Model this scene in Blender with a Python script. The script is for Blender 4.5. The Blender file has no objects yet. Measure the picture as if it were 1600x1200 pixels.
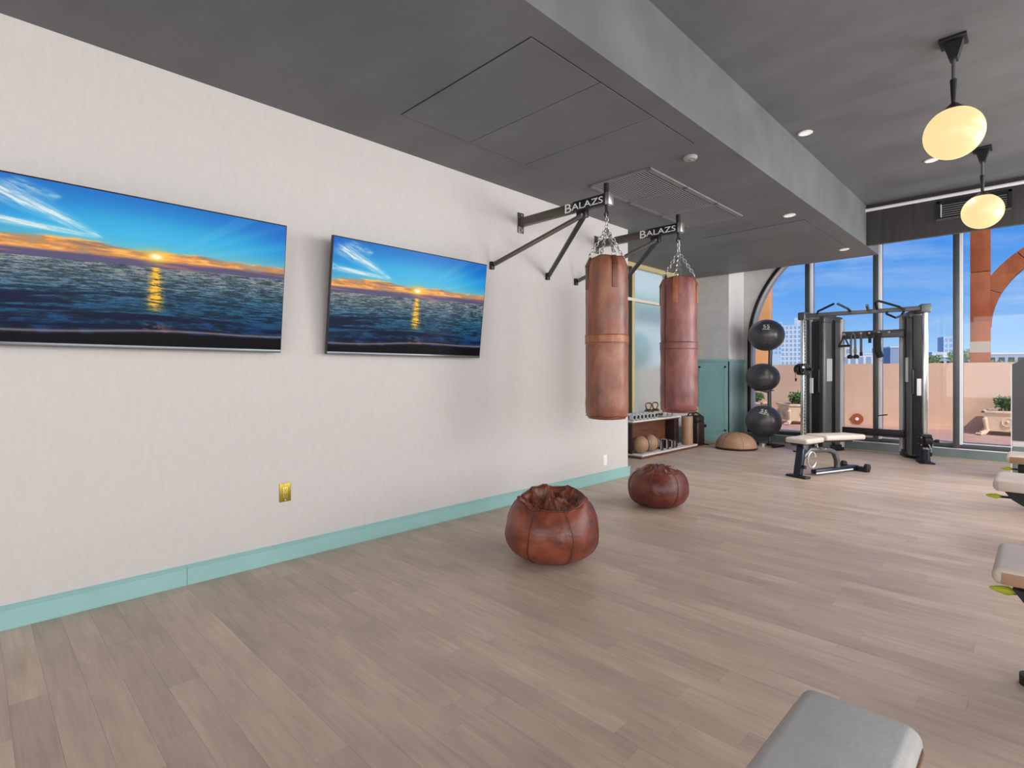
import bpy, bmesh, math, random
import numpy as np
from mathutils import Vector, Matrix, noise

S = bpy.context.scene
COL = S.collection
PI = math.pi
random.seed(7)

# ------------------------------------------------------------------ camera, sky, sun, big lights
cam_d = bpy.data.cameras.new('camera')
cam = bpy.data.objects.new('camera', cam_d)
COL.objects.link(cam)
cam_d.sensor_width = 36.0
cam_d.lens = 36.0 * 840 / 1600
cam_d.shift_y = -17.0 / 1600
cam_d.clip_start = 0.02
cam_d.clip_end = 3000
cam.location = (0, 0, 1.25)
cam.rotation_euler = (PI / 2, 0, math.radians(44.66))
S.camera = cam

S.view_settings.view_transform = 'Standard'
S.view_settings.look = 'None'
S.view_settings.gamma = 1
S.view_settings.use_curve_mapping = False
S.view_settings.exposure = 0.0

world = bpy.data.worlds.new('sky')
S.world = world
world.use_nodes = True


def lin(c):
    out = []
    for v in c:
        v = v / 255.0
        out.append(v / 12.92 if v <= 0.04045 else ((v + 0.055) / 1.055) ** 2.4)
    return tuple(out)


def build_world():
    nt = world.node_tree
    nt.nodes.clear()
    N = nt.nodes.new
    L = nt.links.new
    out = N('ShaderNodeOutputWorld')
    bg = N('ShaderNodeBackground')
    tc = N('ShaderNodeTexCoord')
    sep = N('ShaderNodeSeparateXYZ')
    L(tc.outputs['Generated'], sep.inputs[0])
    ramp = N('ShaderNodeValToRGB')
    L(sep.outputs['Z'], ramp.inputs[0])
    e = ramp.color_ramp.elements
    e[0].position = 0.0
    e[0].color = (*lin((188, 220, 248)), 1)
    e[1].position = 1.0
    e[1].color = (*lin((50, 115, 215)), 1)
    for p, c in ((0.035, (160, 206, 250)), (0.10, (112, 174, 244)), (0.20, (74, 148, 238)), (0.35, (58, 130, 228))):
        k = e.new(p)
        k.color = (*lin(c), 1)
    mp = N('ShaderNodeMapping')
    mp.inputs['Scale'].default_value = (2.2, 2.2, 9.0)
    L(tc.outputs['Generated'], mp.inputs[0])
    nz = N('ShaderNodeTexNoise')
    nz.inputs['Scale'].default_value = 1.6
    nz.inputs['Detail'].default_value = 7
    nz.inputs['Roughness'].default_value = 0.62
    nz.inputs['Distortion'].default_value = 0.5
    L(mp.outputs[0], nz.inputs['Vector'])
    r2 = N('ShaderNodeValToRGB')
    r2.color_ramp.elements[0].position = 0.52
    r2.color_ramp.elements[0].color = (0, 0, 0, 1)
    r2.color_ramp.elements[1].position = 0.8
    r2.color_ramp.elements[1].color = (0.55, 0.55, 0.55, 1)
    L(nz.outputs['Fac'], r2.inputs[0])
    mx = N('ShaderNodeMix')
    mx.data_type = 'RGBA'
    L(r2.outputs[0], mx.inputs[0])
    L(ramp.outputs[0], mx.inputs[6])
    mx.inputs[7].default_value = (*lin((205, 228, 250)), 1)
    L(mx.outputs[2], bg.inputs[0])
    bg.inputs[1].default_value = 1.0
    L(bg.outputs[0], out.inputs[0])


build_world()


def lamp(name, kind, loc, energy, color=(1, 1, 1), target=None, **kw):
    d = bpy.data.lights.new(name, kind)
    d.energy = energy
    d.color = color
    for k, v in kw.items():
        setattr(d, k, v)
    o = bpy.data.objects.new(name, d)
    COL.objects.link(o)
    o.location = loc
    if target is not None:
        o.rotation_euler = (Vector(target) - Vector(loc)).to_track_quat('-Z', 'Y').to_euler()
    return o


sun = lamp('sun', 'SUN', (10, -5, 20), 3.9, (1.0, 0.93, 0.82), (10 - 0.62, -5 + 0.42, 20 - 0.75), angle=0.01)
# added fill lamps, out of view before the solid right and back walls
lamp('fill_right', 'AREA', (3.7, 2.4, 1.75), 300, (1.0, 0.985, 0.985), (-3.6, 2.4, 2.5),
     shape='RECTANGLE', size=8.0, size_y=2.6)
lamp('fill_right_far', 'AREA', (3.7, 8.4, 1.75), 340, (1.0, 0.99, 0.985), (-3.6, 8.0, 2.2),
     shape='RECTANGLE', size=3.4, size_y=2.6)
lamp('fill_back', 'AREA', (0.4, -3.6, 1.8), 160, (1.0, 0.985, 0.97), (-1.0, 6, 2.2),
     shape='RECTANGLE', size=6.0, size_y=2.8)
lamp('ceiling_fill_right', 'AREA', (1.3, 6.6, 3.45), 90, (1.0, 0.97, 0.93), (1.3, 6.6, 0),
     shape='RECTANGLE', size=1.6, size_y=4.5)  # added fill panel under the ceiling, unseen and no real fitting

# ------------------------------------------------------------------ materials
MATS = {}


def nodes(name):
    m = bpy.data.materials.new(name)
    m.use_nodes = True
    nt = m.node_tree
    return m, nt, nt.nodes['Principled BSDF']


def mat(name, col, rough=0.5, metal=0.0, var=0.0, scale=6.0, stretch=(1, 1, 1), bump=0.0, bscale=None,
        col2=None, emit=0.0, coat=0.0, spec=0.5, coords='Object', detail=5.0, rvar=0.0):
    """procedural principled material: col (sRGB 0-255) mixed with col2 (or a darker col) by noise"""
    if name in MATS:
        return MATS[name]
    m, nt, b = nodes(name)
    N = nt.nodes.new
    L = nt.links.new
    c = lin(col)
    b.inputs['Base Color'].default_value = (*c, 1)
    b.inputs['Roughness'].default_value = rough
    b.inputs['Metallic'].default_value = metal
    b.inputs['Specular IOR Level'].default_value = spec
    if coat:
        b.inputs['Coat Weight'].default_value = coat
        b.inputs['Coat Roughness'].default_value = 0.15
    if emit:
        b.inputs['Emission Color'].default_value = (*c, 1)
        b.inputs['Emission Strength'].default_value = emit
    tc = N('ShaderNodeTexCoord')
    mp = N('ShaderNodeMapping')
    mp.inputs['Scale'].default_value = stretch
    L(tc.outputs[coords], mp.inputs[0])
    nz = N('ShaderNodeTexNoise')
    nz.inputs['Scale'].default_value = scale
    nz.inputs['Detail'].default_value = detail
    nz.inputs['Roughness'].default_value = 0.6
    L(mp.outputs[0], nz.inputs['Vector'])
    if var or col2:
        mx = N('ShaderNodeMix')
        mx.data_type = 'RGBA'
        r = N('ShaderNodeMapRange')
        r.inputs[1].default_value = 0.3
        r.inputs[2].default_value = 0.7
        L(nz.outputs['Fac'], r.inputs[0])
        L(r.outputs[0], mx.inputs[0])
        c2 = lin(col2) if col2 else tuple(v * (1 - var) for v in c)
        c1 = c if col2 else tuple(min(1, v * (1 + var * 0.5)) for v in c)
        mx.inputs[6].default_value = (*c1, 1)
        mx.inputs[7].default_value = (*c2, 1)
        L(mx.outputs[2], b.inputs['Base Color'])
    if rvar:
        r = N('ShaderNodeMapRange')
        r.inputs[3].default_value = rough - rvar
        r.inputs[4].default_value = rough + rvar
        L(nz.outputs['Fac'], r.inputs[0])
        L(r.outputs[0], b.inputs['Roughness'])
    if bump:
        bp = N('ShaderNodeBump')
        bp.inputs['Strength'].default_value = bump
        bp.inputs['Distance'].default_value = 0.01
        n2 = N('ShaderNodeTexNoise')
        n2.inputs['Scale'].default_value = bscale or scale
        n2.inputs['Detail'].default_value = 6
        L(mp.outputs[0], n2.inputs['Vector'])
        L(n2.outputs['Fac'], bp.inputs['Height'])
        L(bp.outputs[0], b.inputs['Normal'])
    MATS[name] = m
    return m


M = {}
M['wall'] = mat('wallpaper', (202, 199, 197), 0.75, var=0.035, scale=14, stretch=(3, 3, 1.0), bump=0.12, bscale=60, coords='Object')
M['ceiling'] = mat('dark_plaster', (106, 109, 112), 0.5, var=0.2, scale=1.3, stretch=(0.9, 1.5, 1.5), bump=0.06, bscale=12, spec=0.35)
M['ceiling2'] = mat('dark_plaster_upper', (110, 113, 116), 0.42, var=0.26, scale=1.0, stretch=(0.9, 1.6, 1), bump=0.08, bscale=6, spec=0.4)
M['bulkhead'] = mat('bulkhead_black', (58, 57, 56), 0.35, var=0.3, scale=3, stretch=(6, 6, 0.4))
M['joint'] = mat('joint_black', (26, 26, 26), 0.8)
M['teal'] = mat('teal_paint', (150, 194, 192), 0.42, var=0.05, scale=5)
M['white_wall'] = mat('white_paint', (238, 237, 236), 0.7, var=0.04, scale=6)
M['stucco'] = mat('grey_plaster', (208, 206, 204), 0.8, var=0.08, scale=8)
M['alu_dark'] = mat('dark_aluminium', (96, 100, 104), 0.4, 0.5, var=0.12, scale=4)
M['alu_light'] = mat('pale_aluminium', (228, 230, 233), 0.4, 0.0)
M['sill'] = mat('sill_metal', (122, 136, 138), 0.45, 0.2, var=0.15, scale=3)
M['gold'] = mat('pale_gold_frame', (218, 204, 156), 0.4, 0.25, var=0.08, scale=5)
M['transom'] = mat('cream_paint', (226, 214, 200), 0.5)
M['black'] = mat('black_metal', (30, 31, 34), 0.4, 0.3)
M['charcoal'] = mat('charcoal_metal', (88, 90, 94), 0.35, 0.3, var=0.15, scale=4)
M['graphite'] = mat('graphite_panel', (104, 105, 107), 0.32, 0.25, var=0.12, scale=2, stretch=(1, 1, .3))
M['silver'] = mat('silver_panel', (196, 197, 199), 0.35, 0.05)
M['chrome'] = mat('chrome', (214, 215, 217), 0.22, 0.8)
M['pale_chrome'] = mat('pale_chrome', (216, 214, 210), 0.3, 0.3)
M['steel'] = mat('zinc_chain', (190, 190, 188), 0.3, 0.9)
M['navy'] = mat('navy_black_enamel', (38, 44, 58), 0.3, 0.4)
M['rubber'] = mat('black_rubber', (24, 24, 25), 0.6)
M['ball'] = mat('ball_vinyl', (68, 69, 72), 0.34, var=0.2, scale=3, coat=0.25)
M['cream_vinyl'] = mat('cream_vinyl', (205, 192, 182), 0.4, var=0.06, scale=9, bump=0.1, bscale=60)
M['grey_vinyl'] = mat('grey_vinyl', (176, 176, 173), 0.36, var=0.07, scale=14, bump=0.12, bscale=70)
M['brown_vinyl'] = mat('brown_vinyl', (120, 88, 62), 0.4, var=0.2, scale=9)
M['lime'] = mat('lime_plastic', (178, 190, 40), 0.35)
M['print'] = mat('white_print', (235, 235, 235), 0.6)
M['bracket'] = mat('bracket_metal', (88, 82, 76), 0.38, 0.4, var=0.12, scale=5)
M['bracket_black'] = mat('bracket_black', (34, 35, 40), 0.35, 0.3)
M['brace'] = mat('brace_metal', (60, 64, 70), 0.35, 0.4)
M['tan'] = mat('tan_leather', (168, 132, 104), 0.5, var=0.15, scale=8)
M['walnut'] = mat('walnut', (128, 84, 58), 0.4, col2=(78, 46, 34), scale=5, stretch=(1, 0.6, 9), detail=8)
M['shelf'] = mat('shelf_white', (214, 212, 210), 0.4, var=0.04)
M['dark_brown'] = mat('dark_brown', (46, 26, 24), 0.5, var=0.2)
M['brass'] = mat('brass', (168, 148, 62), 0.35, 0.7, var=0.1, scale=20)
M['brass_bright'] = mat('brass_bright', (196, 178, 84), 0.35, 0.5)
M['kettle'] = mat('bronze', (110, 88, 52), 0.35, 0.8)
M['tv_body'] = mat('tv_black', (20, 20, 22), 0.35)
M['tv_trim'] = mat('tv_trim', (112, 118, 124), 0.3, 0.6)
M['globe'] = mat('globe_glass', (255, 226, 162), 0.3, emit=0.72)
M['globe'].node_tree.nodes['Principled BSDF'].inputs['Base Color'].default_value = (.12, .10, .06, 1)
M['globe'].node_tree.nodes['Principled BSDF'].inputs['Emission Strength'].default_value = .95
M['tower_dark'] = mat('tower_dark', (74, 75, 77), 0.4, 0.1, var=.1)
M['downlight'] = mat('downlight_lens', (240, 240, 236), 0.5, emit=0.35)
M['detector'] = mat('detector_grey', (150, 150, 150), 0.5)
M['slat'] = mat('vent_slat', (122, 123, 124), 0.5)
M['corten'] = mat('weathered_steel', (178, 92, 42), 0.75, col2=(140, 66, 28), scale=2.2, stretch=(2, 2, 0.8), bump=0.1)
M['stucco_out'] = mat('peach_stucco', (222, 188, 162), 0.85, col2=(212, 174, 146), scale=1.2, bump=0.08, bscale=30)
M['terrace'] = mat('terrace_tile', (196, 160, 146), 0.6, col2=(182, 140, 122), scale=2.2)
M['planter'] = mat('cast_stone', (214, 192, 166), 0.8, var=0.15, scale=9, bump=0.2, bscale=20)
M['soil'] = mat('soil', (60, 42, 32), 0.9, var=0.3, scale=30)
M['leaf'] = mat('leaf_green', (78, 122, 48), 0.55, col2=(44, 84, 30), scale=14)
M['leaf2'] = mat('tree_leaf', (158, 176, 78), 0.6, col2=(96, 122, 46), scale=1.2)
M['bark'] = mat('bark', (90, 74, 58), 0.9, var=0.3)
M['city_white'] = mat('city_white', (222, 226, 230), 0.7, var=0.04, scale=0.2)
M['city_glass'] = mat('city_glass', (150, 182, 214), 0.3, var=0.1, scale=0.3)
M['city_grey'] = mat('city_grey', (150, 166, 188), 0.7)
M['city_blue'] = mat('city_pale_blue', (190, 212, 232), 0.6)
M['ground'] = mat('far_ground', (120, 126, 104), 0.9, var=0.3, scale=0.05)
M['concrete'] = mat('concrete', (186, 170, 152), 0.9, var=0.1)
M['grass_out'] = mat('lawn', (150, 180, 120), 0.9, var=0.2)
M['tealtree'] = mat('teal_round_shrub', (90, 150, 150), 0.9, var=0.2, scale=3)
M['red_wall'] = mat('red_low_wall', (196, 120, 110), 0.9)


def glass_mat(name, tint=(1, 1, 1), refl=0.10):
    m, nt, b = nodes(name)
    nt.nodes.remove(b)
    N = nt.nodes.new
    L = nt.links.new
    out = nt.nodes['Material Output']
    t = N('ShaderNodeBsdfTransparent')
    t.inputs[0].default_value = (*tint, 1)
    g = N('ShaderNodeBsdfGlossy')
    g.inputs['Roughness'].default_value = 0.02
    f = N('ShaderNodeFresnel')
    f.inputs[0].default_value = 1.35
    mx = N('ShaderNodeMixShader')
    L(f.outputs[0], mx.inputs[0])
    L(t.outputs[0], mx.inputs[1])
    L(g.outputs[0], mx.inputs[2])
    L(mx.outputs[0], out.inputs[0])
    return m


def frosted_mat(name):
    m, nt, b = nodes(name)
    nt.nodes.remove(b)
    N = nt.nodes.new
    L = nt.links.new
    out = nt.nodes['Material Output']
    t = N('ShaderNodeBsdfRefraction')
    t.inputs['Color'].default_value = (0.93, 0.97, 0.97, 1)
    t.inputs['Roughness'].default_value = 0.22
    t.inputs['IOR'].default_value = 1.12
    g = N('ShaderNodeBsdfTranslucent')
    g.inputs[0].default_value = (0.85, 0.92, 0.92, 1)
    mx = N('ShaderNodeMixShader')
    mx.inputs[0].default_value = 0.22
    L(t.outputs[0], mx.inputs[1])
    L(g.outputs[0], mx.inputs[2])
    df = N('ShaderNodeBsdfDiffuse')
    df.inputs[0].default_value = (0.80, 0.86, 0.86, 1)
    m3 = N('ShaderNodeMixShader')
    m3.inputs[0].default_value = 0.16
    L(mx.outputs[0], m3.inputs[1])
    L(df.outputs[0], m3.inputs[2])
    L(m3.outputs[0], out.inputs[0])
    return m


M['glass'] = glass_mat('clear_glass')
M['frosted'] = frosted_mat('frosted_glass')


def leather_mat(name, c1, c2, c3, scale=5.0, rough=0.38, streak=(1, 1, 0.5)):
    m, nt, b = nodes(name)
    N = nt.nodes.new
    L = nt.links.new
    tc = N('ShaderNodeTexCoord')
    mp = N('ShaderNodeMapping')
    mp.inputs['Scale'].default_value = streak
    L(tc.outputs['Object'], mp.inputs[0])
    n1 = N('ShaderNodeTexNoise')
    n1.inputs['Scale'].default_value = scale
    n1.inputs['Detail'].default_value = 8
    n1.inputs['Roughness'].default_value = 0.65
    n1.inputs['Distortion'].default_value = 0.4
    L(mp.outputs[0], n1.inputs['Vector'])
    r = N('ShaderNodeValToRGB')
    e = r.color_ramp.elements
    e[0].position = 0.3
    e[0].color = (*lin(c3), 1)
    e[1].position = 0.72
    e[1].color = (*lin(c2), 1)
    k = e.new(0.5)
    k.color = (*lin(c1), 1)
    L(n1.outputs['Fac'], r.inputs[0])
    L(r.outputs[0], b.inputs['Base Color'])
    rr = N('ShaderNodeMapRange')
    rr.inputs[3].default_value = rough - 0.1
    rr.inputs[4].default_value = rough + 0.14
    L(n1.outputs['Fac'], rr.inputs[0])
    L(rr.outputs[0], b.inputs['Roughness'])
    n2 = N('ShaderNodeTexNoise')
    n2.inputs['Scale'].default_value = 26
    n2.inputs['Detail'].default_value = 8
    L(mp.outputs[0], n2.inputs['Vector'])
    bp = N('ShaderNodeBump')
    bp.inputs['Strength'].default_value = 0.35
    bp.inputs['Distance'].default_value = 0.006
    L(n2.outputs['Fac'], bp.inputs['Height'])
    L(bp.outputs[0], b.inputs['Normal'])
    return m


M['leather_bag'] = leather_mat('saddle_leather', (140, 88, 68), (172, 120, 94), (92, 62, 58))
M['leather_bag2'] = leather_mat('maroon_leather', (132, 78, 74), (164, 108, 98), (86, 48, 52))
M['leather_bean'] = leather_mat('russet_leather', (118, 58, 42), (150, 84, 60), (64, 30, 26), 4, 0.33, (1, 1, 1.6))
M['leather_bean2'] = leather_mat('oxblood_leather', (98, 44, 34), (120, 60, 46), (60, 24, 22), 6, 0.34, (1, 1, 2))
M['strap'] = leather_mat('strap_leather', (160, 98, 66), (188, 128, 90), (124, 70, 48), 12)
M['strap_dark'] = leather_mat('dark_strap_leather', (96, 52, 38), (120, 70, 50), (70, 36, 28), 12)
M['stitch'] = mat('stitching', (176, 132, 104), 0.7)
M['seam'] = mat('seam_leather', (74, 32, 24), 0.5)


def plank_mat(name, per_object):
    m, nt, b = nodes(name)
    N = nt.nodes.new
    L = nt.links.new
    if per_object:
        oi = N('ShaderNodeObjectInfo')
        tone = oi.outputs['Random']
    else:
        at = N('ShaderNodeAttribute')
        at.attribute_name = 'tone'
        tone = at.outputs['Fac']
    geo = N('ShaderNodeNewGeometry')
    off = N('ShaderNodeCombineXYZ')
    mul = N('ShaderNodeMath')
    mul.operation = 'MULTIPLY'
    mul.inputs[1].default_value = 37.0
    L(tone, mul.inputs[0])
    L(mul.outputs[0], off.inputs[2])
    add = N('ShaderNodeVectorMath')
    L(geo.outputs['Position'], add.inputs[0])
    L(off.outputs[0], add.inputs[1])
    mp = N('ShaderNodeMapping')
    mp.inputs['Scale'].default_value = (2.2, 26, 1)
    L(add.outputs[0], mp.inputs[0])
    nz = N('ShaderNodeTexNoise')
    nz.inputs['Scale'].default_value = 1.3
    nz.inputs['Detail'].default_value = 9
    nz.inputs['Roughness'].default_value = 0.62
    nz.inputs['Distortion'].default_value = 0.6
    L(mp.outputs[0], nz.inputs['Vector'])
    mp2 = N('ShaderNodeMapping')
    mp2.inputs['Scale'].default_value = (1.5, 4, 1)
    L(add.outputs[0], mp2.inputs[0])
    n2 = N('ShaderNodeTexNoise')
    n2.inputs['Scale'].default_value = 1.6
    n2.inputs['Detail'].default_value = 4
    L(mp2.outputs[0], n2.inputs['Vector'])
    r = N('ShaderNodeValToRGB')
    e = r.color_ramp.elements
    e[0].position = 0.28
    e[0].color = (*lin((180, 159, 144)), 1)
    e[1].position = 0.72
    e[1].color = (*lin((202, 181, 165)), 1)
    L(nz.outputs['Fac'], r.inputs[0])
    # value = 0.9 + 0.2*tone + patches
    v1 = N('ShaderNodeMapRange')
    v1.inputs[3].default_value = 0.89
    v1.inputs[4].default_value = 1.07
    L(tone, v1.inputs[0])
    v2 = N('ShaderNodeMapRange')
    v2.inputs[1].default_value = 0.3
    v2.inputs[2].default_value = 0.7
    v2.inputs[3].default_value = 0.86
    v2.inputs[4].default_value = 1.08
    L(n2.outputs['Fac'], v2.inputs[0])
    mm = N('ShaderNodeMath')
    mm.operation = 'MULTIPLY'
    L(v1.outputs[0], mm.inputs[0])
    L(v2.outputs[0], mm.inputs[1])
    sc = N('ShaderNodeVectorMath')
    sc.operation = 'SCALE'
    L(r.outputs[0], sc.inputs[0])
    L(mm.outputs[0], sc.inputs['Scale'])
    L(sc.outputs[0], b.inputs['Base Color'])
    b.inputs['Roughness'].default_value = 0.42
    b.inputs['Specular IOR Level'].default_value = 0.4
    bp = N('ShaderNodeBump')
    bp.inputs['Strength'].default_value = 0.12
    bp.inputs['Distance'].default_value = 0.004
    L(nz.outputs['Fac'], bp.inputs['Height'])
    L(bp.outputs[0], b.inputs['Normal'])
    return m


M['plank_base'] = mat('plank_base', (150, 132, 118), 0.7)
M['pier'] = mat('sunlit_steel', (222, 158, 96), 0.7, var=0.12, scale=2)  # weathered steel in lighter orange, the sunlight put into its colour
M['white_render'] = mat('white_render', (232, 236, 236), 0.8, var=0.03)
M['pale_teal'] = mat('pale_teal_paint', (128, 196, 184), 0.7)
M['hedge'] = mat('hedge_green', (150, 176, 112), 0.9, var=0.15, scale=4)
M['plank'] = plank_mat('vinyl_plank', True)
M['plank_far'] = plank_mat('vinyl_plank_far', False)


# ------------------------------------------------------------------ mesh helpers
class MB:
    def __init__(s):
        s.bm = bmesh.new()

    def _xf(s, vs, c, rz=0.0, rx=0.0, ry=0.0, mtx=None):
        m = Matrix.Translation(Vector(c)) @ Matrix.Rotation(rz, 4, 'Z') @ Matrix.Rotation(ry, 4, 'Y') @ Matrix.Rotation(rx, 4, 'X')
        if mtx is not None:
            m = mtx
        bmesh.ops.transform(s.bm, matrix=m, verts=vs)

    def box(s, c, d, rz=0, rx=0, ry=0, bev=0.0, seg=2):
        g = bmesh.ops.create_cube(s.bm, size=1)
        vs = g['verts']
        bmesh.ops.scale(s.bm, vec=Vector(d), verts=vs)
        if bev:
            es = list({e for v in vs for e in v.link_edges})
            r = bmesh.ops.bevel(s.bm, geom=es, offset=bev, segments=seg, affect='EDGES', profile=0.5)
            vs = list({v for f in r['faces'] for v in f.verts} | {v for v in vs if v.is_valid})
        s._xf(vs, c, rz, rx, ry)
        return s

    def bb(s, x0, x1, y0, y1, z0, z1, bev=0.0, seg=2):
        return s.box(((x0 + x1) / 2, (y0 + y1) / 2, (z0 + z1) / 2), (abs(x1 - x0), abs(y1 - y0), abs(z1 - z0)), bev=bev, seg=seg)

    def bar(s, p0, p1, w, h, bev=0.0):
        """rectangular bar from p0 to p1, width w (horizontal), height h"""
        p0 = Vector(p0)
        p1 = Vector(p1)
        d = p1 - p0
        q = d.to_track_quat('X', 'Z').to_matrix().to_4x4()
        g = bmesh.ops.create_cube(s.bm, size=1)
        vs = g['verts']
        bmesh.ops.scale(s.bm, vec=Vector((d.length, w, h)), verts=vs)
        if bev:
            es = list({e for v in vs for e in v.link_edges})
            r = bmesh.ops.bevel(s.bm, geom=es, offset=bev, segments=2, affect='EDGES', profile=0.5)
            vs = list({v for f in r['faces'] for v in f.verts} | {v for v in vs if v.is_valid})
        bmesh.ops.transform(s.bm, matrix=Matrix.Translation((p0 + p1) / 2) @ q, verts=vs)
        return s

    def cyl(s, p0, p1, r0, r1=None, n=20):
        p0 = Vector(p0)
        p1 = Vector(p1)
        d = p1 - p0
        g = bmesh.ops.create_cone(s.bm, cap_ends=True, segments=n, radius1=r0, radius2=r0 if r1 is None else r1, depth=d.length)
        q = d.to_track_quat('Z', 'Y').to_matrix().to_4x4()
        bmesh.ops.transform(s.bm, matrix=Matrix.Translation((p0 + p1) / 2) @ q, verts=g['verts'])
        return s

    def sphere(s, c, r, n=32, sc=(1, 1, 1)):
        g = bmesh.ops.create_uvsphere(s.bm, u_segments=n, v_segments=n // 2, radius=r)
        bmesh.ops.scale(s.bm, vec=Vector(sc), verts=g['verts'])
        bmesh.ops.translate(s.bm, vec=Vector(c), verts=g['verts'])
        return s

    def tube(s, pts, r, n=8, closed=False, sq=None):
        pts = [Vector(p) for p in pts]
        m = len(pts)
        rings = []
        up = None
        for i, p in enumerate(pts):
            if closed:
                t = pts[(i + 1) % m] - pts[i - 1]
            else:
                t = pts[min(i + 1, m - 1)] - pts[max(i - 1, 0)]
            t.normalize()
            if up is None:
                up = Vector((0, 0, 1)) if abs(t.z) < 0.9 else Vector((1, 0, 0))
            a = t.cross(up)
            if a.length < 1e-5:
                a = t.cross(Vector((1, 0, 0)))
            a.normalize()
            b = a.cross(t).normalized()
            up = b
            rr = r[i] if isinstance(r, (list, tuple)) else r
            ring = []
            for k in range(n):
                an = 2 * PI * k / n + (PI / n if sq else 0)
                ring.append(s.bm.verts.new(p + a * math.cos(an) * rr * (sq[0] if sq else 1) + b * math.sin(an) * rr * (sq[1] if sq else 1)))
            rings.append(ring)
        rng = range(m) if closed else range(m - 1)
        for i in rng:
            A = rings[i]
            B = rings[(i + 1) % m]
            for k in range(n):
                s.bm.faces.new((A[k], A[(k + 1) % n], B[(k + 1) % n], B[k]))
        if not closed:
            s.bm.faces.new(rings[0][::-1])
            s.bm.faces.new(rings[-1])
        return s

    def lathe(s, prof, n=32, c=(0, 0, 0), fn=None):
        """prof: list of (r,z); axis z"""
        rings = []
        for (r, z) in prof:
            if r < 1e-6:
                rings.append([s.bm.verts.new((c[0], c[1], c[2] + z))])
            else:
                ring = []
                for k in range(n):
                    a = 2 * PI * k / n
                    p = Vector((r * math.cos(a), r * math.sin(a), z))
                    if fn:
                        p = fn(p, a, r, z)
                    ring.append(s.bm.verts.new(p + Vector(c)))
                rings.append(ring)
        for i in range(len(rings) - 1):
            A, B = rings[i], rings[i + 1]
            if len(A) == 1 and len(B) == 1:
                continue
            for k in range(n):
                if len(A) == 1:
                    s.bm.faces.new((A[0], B[(k + 1) % n], B[k]))
                elif len(B) == 1:
                    s.bm.faces.new((A[k], A[(k + 1) % n], B[0]))
                else:
                    s.bm.faces.new((A[k], A[(k + 1) % n], B[(k + 1) % n], B[k]))
        return s

    def prism(s, poly, axis, a0, a1):
        """poly 2D points; axis 'x': (y,z), 'y': (x,z), 'z': (x,y)"""
        def P(p, a):
            return {'x': (a, p[0], p[1]), 'y': (p[0], a, p[1]), 'z': (p[0], p[1], a)}[axis]
        A = [s.bm.verts.new(P(p, a0)) for p in poly]
        B = [s.bm.verts.new(P(p, a1)) for p in poly]
        n = len(poly)
        s.bm.faces.new(A)
        s.bm.faces.new(B[::-1])
        for k in range(n):
            s.bm.faces.new((A[k], B[k], B[(k + 1) % n], A[(k + 1) % n]))
        return s

    def mesh(s, name, m, smooth=False):
        bmesh.ops.recalc_face_normals(s.bm, faces=s.bm.faces)
        me = bpy.data.meshes.new(name)
        s.bm.to_mesh(me)
        s.bm.free()
        if m is not None:
            me.materials.append(m)
        if smooth:
            me.polygons.foreach_set('use_smooth', [True] * len(me.polygons))
            if smooth == 'auto':
                try:
                    me.set_sharp_from_angle(angle=math.radians(35))
                except Exception:
                    pass
        return me

    def build(s, name, m, parent=None, smooth='auto', label=None, kind=None, loc=None):
        me = s.mesh(name, m, smooth)
        o = bpy.data.objects.new(name, me)
        COL.objects.link(o)
        if parent is not None:
            o.parent = parent
        if loc is not None:
            o.location = loc
        if label:
            o['label'] = label
        if kind:
            o['kind'] = kind
        return o


def tag(o, label, cat, group=None):
    o['label'] = label
    o['category'] = cat
    if group:
        o['group'] = group
    return o


def thing(name, label, cat, loc=(0, 0, 0), rz=0.0, group=None):
    o = bpy.data.objects.new(name, None)
    o.empty_display_size = 0.1
    COL.objects.link(o)
    o.location = loc
    o.rotation_euler = (0, 0, rz)
    return tag(o, label, cat, group)


def copy_thing(src, loc, rz=None, label=None):
    kids = {}
    for o in bpy.data.objects:
        if o.parent is not None:
            kids.setdefault(o.parent.name, []).append(o)
    def rec(o, par):
        c = o.copy()
        COL.objects.link(c)
        c.parent = par
        for ch in kids.get(o.name, []):
            rec(ch, c)
        return c
    r = rec(src, None)
    r.location = loc
    if rz is not None:
        r.rotation_euler = (0, 0, rz)
    if label:
        r['label'] = label
    return r


def struct(name, mb, m, parent=None, smooth='auto', label=None):
    o = mb.build(name, m, parent, smooth)
    if parent is None:
        o['kind'] = 'structure'
    return o


def text_mesh(txt, size, m, name, parent, loc, rot, extrude=0.0015, sx=1.0, shear=0.0, space=1.0):
    cu = bpy.data.curves.new('text_tmp', 'FONT')
    cu.body = txt
    cu.size = size
    cu.extrude = extrude
    cu.shear = shear
    cu.space_character = space
    cu.resolution_u = 3
    t = bpy.data.objects.new('text_tmp', cu)
    COL.objects.link(t)
    bpy.context.view_layer.update()
    dg = bpy.context.evaluated_depsgraph_get()
    me = bpy.data.meshes.new_from_object(t.evaluated_get(dg))
    bpy.data.objects.remove(t)
    w = max(v.co.x for v in me.vertices)
    for v in me.vertices:
        v.co.x *= sx
    me.materials.clear()
    me.materials.append(m)
    o = bpy.data.objects.new(name, me)
    COL.objects.link(o)
    o.parent = parent
    o.location = loc
    o.rotation_euler = rot
    return o, w * sx


# ------------------------------------------------------------------ room shell
XW, XR, YB, YW = -3.606, 4.0, -4.0, 10.27
XG = -4.63
ZS, ZC = 3.0, 3.55
XB = -1.73

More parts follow.
